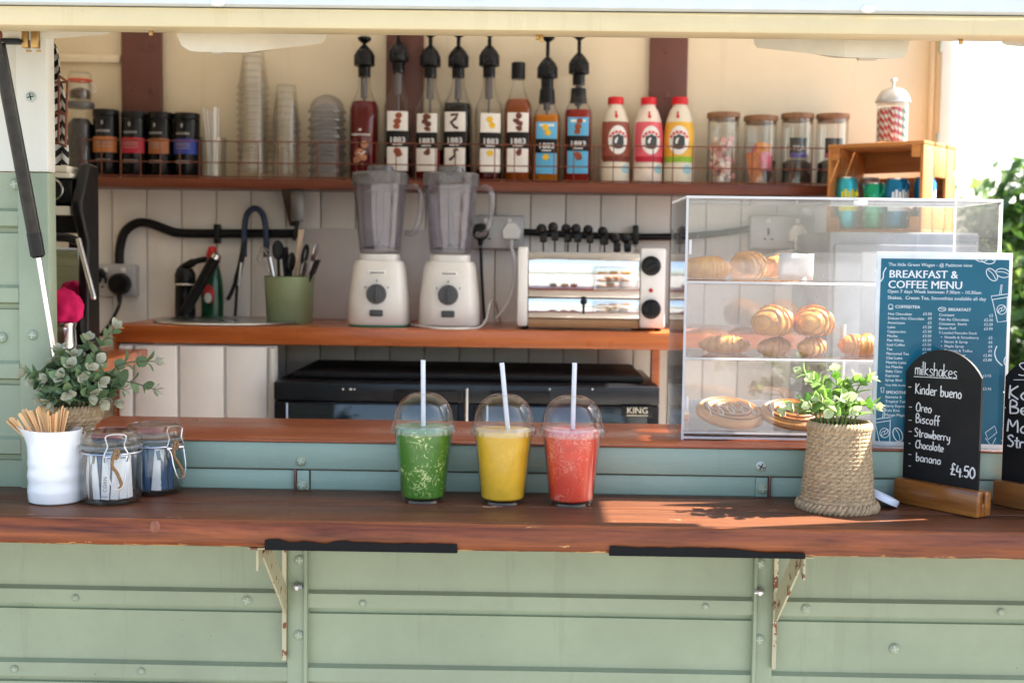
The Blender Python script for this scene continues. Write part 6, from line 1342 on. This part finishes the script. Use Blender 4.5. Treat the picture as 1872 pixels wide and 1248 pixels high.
# ================================================================== chalkboards
G = {'m': ([[(0, 0), (.02, .5)], [(.02, .36), (.12, .5), (.2, .42), (.2, 0)], [(.2, .36), (.3, .5), (.38, .42), (.39, 0)]], .5), 'i': ([[(0, 0), (0, .45)], [(0, .62), (.015, .63)]], .13), 'l': ([[(0, 0), (0, 1)]], .15), 'k': ([[(0, 0), (0, .95)], [(.26, .52), (.02, .25), (.28, 0)]], .36),
     's': ([[(.26, .44), (.14, .5), (.03, .4), (.12, .27), (.25, .16), (.16, .02), (0, .04)]], .36), 'h': ([[(0, 0), (0, .98)], [(0, .34), (.12, .5), (.24, .42), (.25, 0)]], .36), 'a': ([[(.27, .46), (.12, .5), (0, .25), (.1, .02), (.25, .16), (.28, .48), (.28, .02)]], .40), 'e': ([[(.02, .24), (.27, .3), (.2, .48), (.06, .44), (0, .22), (.1, .02), (.28, .06)]], .38),
     'K': ([[(0, 0), (.02, .9)], [(.32, .9), (.03, .42), (.34, 0)]], .44), 'n': ([[(0, 0), (0, .48)], [(0, .34), (.13, .5), (.25, .42), (.26, 0)]], .38), 'd': ([[(.26, .44), (.1, .48), (0, .22), (.1, .02), (.25, .16)], [(.27, .95), (.28, 0)]], .40), 'r': ([[(0, 0), (0, .48)], [(0, .32), (.1, .48), (.22, .46)]], .30), 'b': ([[(0, .92), (0, 0)], [(0, .2), (.12, .48), (.26, .36), (.22, .08), (.08, 0), (0, .1)]], .38),
     'u': ([[(0, .48), (.02, .1), (.14, 0), (.26, .14)], [(.27, .48), (.28, 0)]], .40), 'o': ([[(.13, .48), (0, .28), (.06, .03), (.2, .02), (.27, .26), (.2, .46), (.13, .48)]], .38), 'O': ([[(.2, .9), (.02, .6), (.04, .15), (.2, 0), (.36, .2), (.36, .66), (.2, .9)]], .48), 'B': ([[(0, 0), (0, .9), (.22, .84), (.22, .58), (.02, .48), (.28, .4), (.28, .1), (0, 0)]], .40),
     'c': ([[(.24, .42), (.12, .5), (0, .28), (.06, .04), (.24, .06)]], .33), 'f': ([[(.24, .92), (.12, .94), (.08, .6), (.08, -.05)], [(-.03, .46), (.22, .48)]], .27), 'S': ([[(.32, .78), (.18, .92), (.02, .76), (.14, .52), (.32, .32), (.22, .04), (0, .06)]], .42), 't': ([[(.1, .82), (.1, .08), (.2, 0)], [(-.02, .52), (.24, .54)]], .28), 'w': ([[(0, .46), (.08, .02), (.17, .4), (.27, .02), (.36, .48)]], .46), 'y': ([[(0, .46), (.04, .14), (.16, .08), (.25, .2)], [(.27, .46), (.24, -.2), (.06, -.34)]], .38),
     'C': ([[(.34, .74), (.2, .9), (.02, .6), (.04, .16), (.2, 0), (.36, .12)]], .44), 'M': ([[(0, 0), (.04, .9), (.22, .4), (.42, .9), (.46, 0)]], .58), '£': ([[(.32, .8), (.2, .92), (.1, .76), (.14, .4), (.02, .04), (.14, .06), (.34, .04)], [(0, .44), (.26, .46)]], .42), '4': ([[(.08, .82), (0, .34), (.34, .36)], [(.26, .62), (.24, -.1)]], .42), '.': ([[(0, .04), (.015, .02)]], .13), '5': ([[(.3, .84), (.06, .84), (.03, .5), (.22, .54), (.3, .28), (.18, .02), (0, .08)]], .38), '0': ([[(.16, .84), (.02, .56), (.04, .14), (.18, 0), (.32, .24), (.3, .66), (.16, .84)]], .42), '-': ([[(0, .25), (.22, .27)]], .4), ' ': ([], .28), '*': ([[(.05, .26), (.07, .28)]], .4)}
CHALK = M('chalk', (.72, .71, .68), .95, var=.25, vs_=400, bmp=.6)
SLATE = M('chalkboard_black', (.008, .008, .0085), .6, spec=.3, var=.45, vs_=14, rvar=.3)
def chalkboard(lab, A0, rz, wb, hb, lines, blk, ul=None):
    T = thing('chalkboard', lab, 'chalkboard', (A0.x, A0.y, ZS), rz); bl = wb+.016; bhh = .040; bw_ = .036
    m = MB().rbox((0, 0, .0003), (bl, bw_*.42, bhh), .003); m.rbox((0, bw_*.58, .0003), (bl, bw_, bhh-.002), .003); m.rbox((.001, bw_*.4, .0006), (bl-.001, bw_*.6, bhh*.5), .001)
    m.build('wooden_base', blk, T)
    ty = bw_*.5; zb_ = bhh*.5+.001; th_ = .0022; ar = hb*.155; x0 = .005
    Rc = (wb*wb/4+ar*ar)/(2*ar); th0 = math.asin(min(1, wb/2/Rc))
    pts = [(x0, zb_), (x0+wb, zb_), (x0+wb, hb-ar)]+[(x0+wb/2+Rc*sin(t), hb-Rc+Rc*cos(t)) for t in [th0*(1-k/8) for k in range(1, 16)]]+[(x0, hb-ar)]
    sl = MB(); sl.prism(pts, ty-th_, ty+th_, 1); sl.build('slate', SLATE, T, smooth=20)
    MX = Matrix.Translation((A0.x, A0.y, ZS)) @ Matrix.Rotation(rz, 4, 'Z'); MI = MX.inverted(); n = Matrix.Rotation(rz, 3, 'Z') @ Vector((0, 1, 0)); O = MX @ Vector((0, ty-th_, 0))
    def BP(px, py): d = ray(px, py); o = Vector((0, 0, CAMZ)); q = MI @ (o+d*((O-o).dot(n)/d.dot(n))); return q.x, q.z
    q = MB()
    for (px, py, s, px1, hpx, wd) in lines:
        u, v = BP(px, py); u1, v1 = BP(px1, py); size = BP(px, py-hpx)[1]-v; sx = (u1-u)/max(.01, sum(G[c][1] for c in s)-.08); x = u
        for ch in s:
            strokes, adv = G[ch]
            for st in strokes:
                ps = [(x+a*sx+random.uniform(-.0002, .0002), 0, v+c*size) for a, c in st]; ps = spline(ps, 3) if len(ps) > 2 else [Vector(p) for p in ps]
                q.tube([(p[0], ty-th_-.0001, p[2]) for p in ps], wd, 6)
            x += adv*sx
    if ul:
        for a, c in ul: u, v = BP(*a); u1, v1 = BP(*c); q.tube([(u, ty-th_-.0001, v), (u1, ty-th_-.0001, v1)], .0006, 6)
    q.build('chalk_writing', CHALK, T); return T
OAK1 = WOOD('base_olive_wood', C(104, 52, 16), C(208, 136, 62), 0, 13, .3, .5, var=.1)
# the block's long side runs from back left to front right
A0, A1 = PZ(1632, 917, ZS), PZ(1781, 947, ZS); RZ1 = atan2(A1.y-A0.y, A1.x-A0.x); wb = (A1-A0).to_2d().length-.012
chalkboard('arched milkshakes chalkboard in a knotty wooden base, beside the white lid', A0, RZ1, wb, .246,
           [(1673, 684, 'milkshakes', 1750, 25, .0007), (1661, 712, '-', 1668, 20, .0006), (1674, 719, 'Kinder bueno', 1758, 21, .0009), (1662, 748, '-', 1669, 18, .0006), (1675, 751, 'Oreo', 1703, 18, .0009), (1661, 772, '-', 1669, 18, .0006), (1675, 772, 'Biscoff', 1717, 18, .0009),
            (1661, 792, '-', 1669, 16, .0006), (1672, 797, 'Strawberry', 1737, 17, .0009), (1661, 814, '-', 1666, 16, .0006), (1674, 818, 'Chocolate', 1725, 16, .0009), (1661, 834, '-', 1668, 16, .0006), (1675, 842, 'banana', 1720, 17, .0009), (1661, 855, '-', 1667, 16, .0006), (1738, 867, '£4.50', 1782, 23, .0013)], OAK1, [((1671, 688), (1750, 692))])
B0 = PZ(1813, 922, ZS)
chalkboard('second arched chalkboard cut off by the right edge of the picture', B0, RZ1, wb*1.05, .240,
           [(1862, 686, 'Su', 1895, 26, .0009), (1833, 722, '*', 1842, 20, .0014), (1845, 728, 'Kal', 1890, 27, .0014), (1836, 750, '*', 1845, 20, .0014), (1847, 755, 'Ber', 1895, 26, .0014), (1833, 780, '*', 1842, 20, .0014), (1842, 788, 'Man', 1895, 25, .0014), (1830, 810, '*', 1840, 20, .0014), (1842, 815, 'Straw', 1900, 23, .0014)], WOOD('base_oak', C(126, 78, 38), C(178, 120, 66), 0, 30, .35, .4), [((1853, 694), (1900, 694))])
# white plastic lid leaning behind the basket
T = thing('white_lid', 'round white plastic lid leaning between the basket and the chalkboard', 'lid', (P(1612, 900, 1.93).x, 1.925, ZS))
m = MB().lathe([(0, 0), (.0215, 0), (.0235, .001), (.0235, .009), (.0225, .0105), (.019, .011), (.018, .0098), (0, .0098)], 36); m.xf(Matrix.Rotation(radians(24), 4, 'Y')); mn = min(v.z for v in m.v); m.xf(Matrix.Translation((0, 0, -mn+.0003))); m.build('lid', M('lid_white', (.80, .82, .86), .35, var=.02), T)

# ================================================================== hedge beyond the open end
HG = thing('hedge', 'sunlit leafy green hedge outside beyond the open trailer end', 'hedge', (3.4, 6.6, -.02))
m = MB(); hx, hy = 3.4, 6.6
lm = [M('hedge_leaf_a', (.06, .12, .02), .4, var=.3, tl=.3), M('hedge_leaf_b', (.03, .07, .014), .4, var=.3, tl=.3), M('hedge_leaf_c', (.13, .19, .04), .4, var=.3, tl=.4)]
for i in range(42000):
    x = random.uniform(-2.6, 2.6); y = random.uniform(-.75, .75); top = 1.42+.22*sin(x*2.1+3.2)+.16*sin(x*5.3)+.08*sin(x*11)
    z = top*random.random()**.6; 
    if random.random() < .65: y = -.55+.25*abs(random.gauss(0, 1))-.12*sin(x*4+z*5)
    sp = random.random()
    if sp < .05: z = top+random.uniform(0, .16); 
    s = random.uniform(.025, .055); d = Vector((random.gauss(0, 1), random.gauss(0, 1), random.gauss(.3, 1))).normalized(); e = d.orthogonal().normalized(); g_ = d.cross(e); c = Vector((x, y, z))
    m.mat(random.choice((0, 0, 1, 1, 2))); m.add([c-e*s, c-g_*s*.5+d*s*.1, c+e*s, c+g_*s*.5+d*s*.1], [(0, 1, 2, 3)])
m.mat(0); f = m.build('foliage', lm, HG, smooth=0); f['kind'] = 'stuff'
for i in range(14):
    x = -2.4+i*.37+random.uniform(-.1, .1); pts = spline([(x, random.uniform(-.1, .1), 0), (x+random.uniform(-.1, .1), 0, .7), (x+random.uniform(-.25, .25), random.uniform(-.3, .3), 1.5)], 4); MB().tube(pts, [.022-.014*k/len(pts) for k in range(len(pts))], 6).build('branch', M('bark', (.09, .06, .04), .9, var=.3), HG)
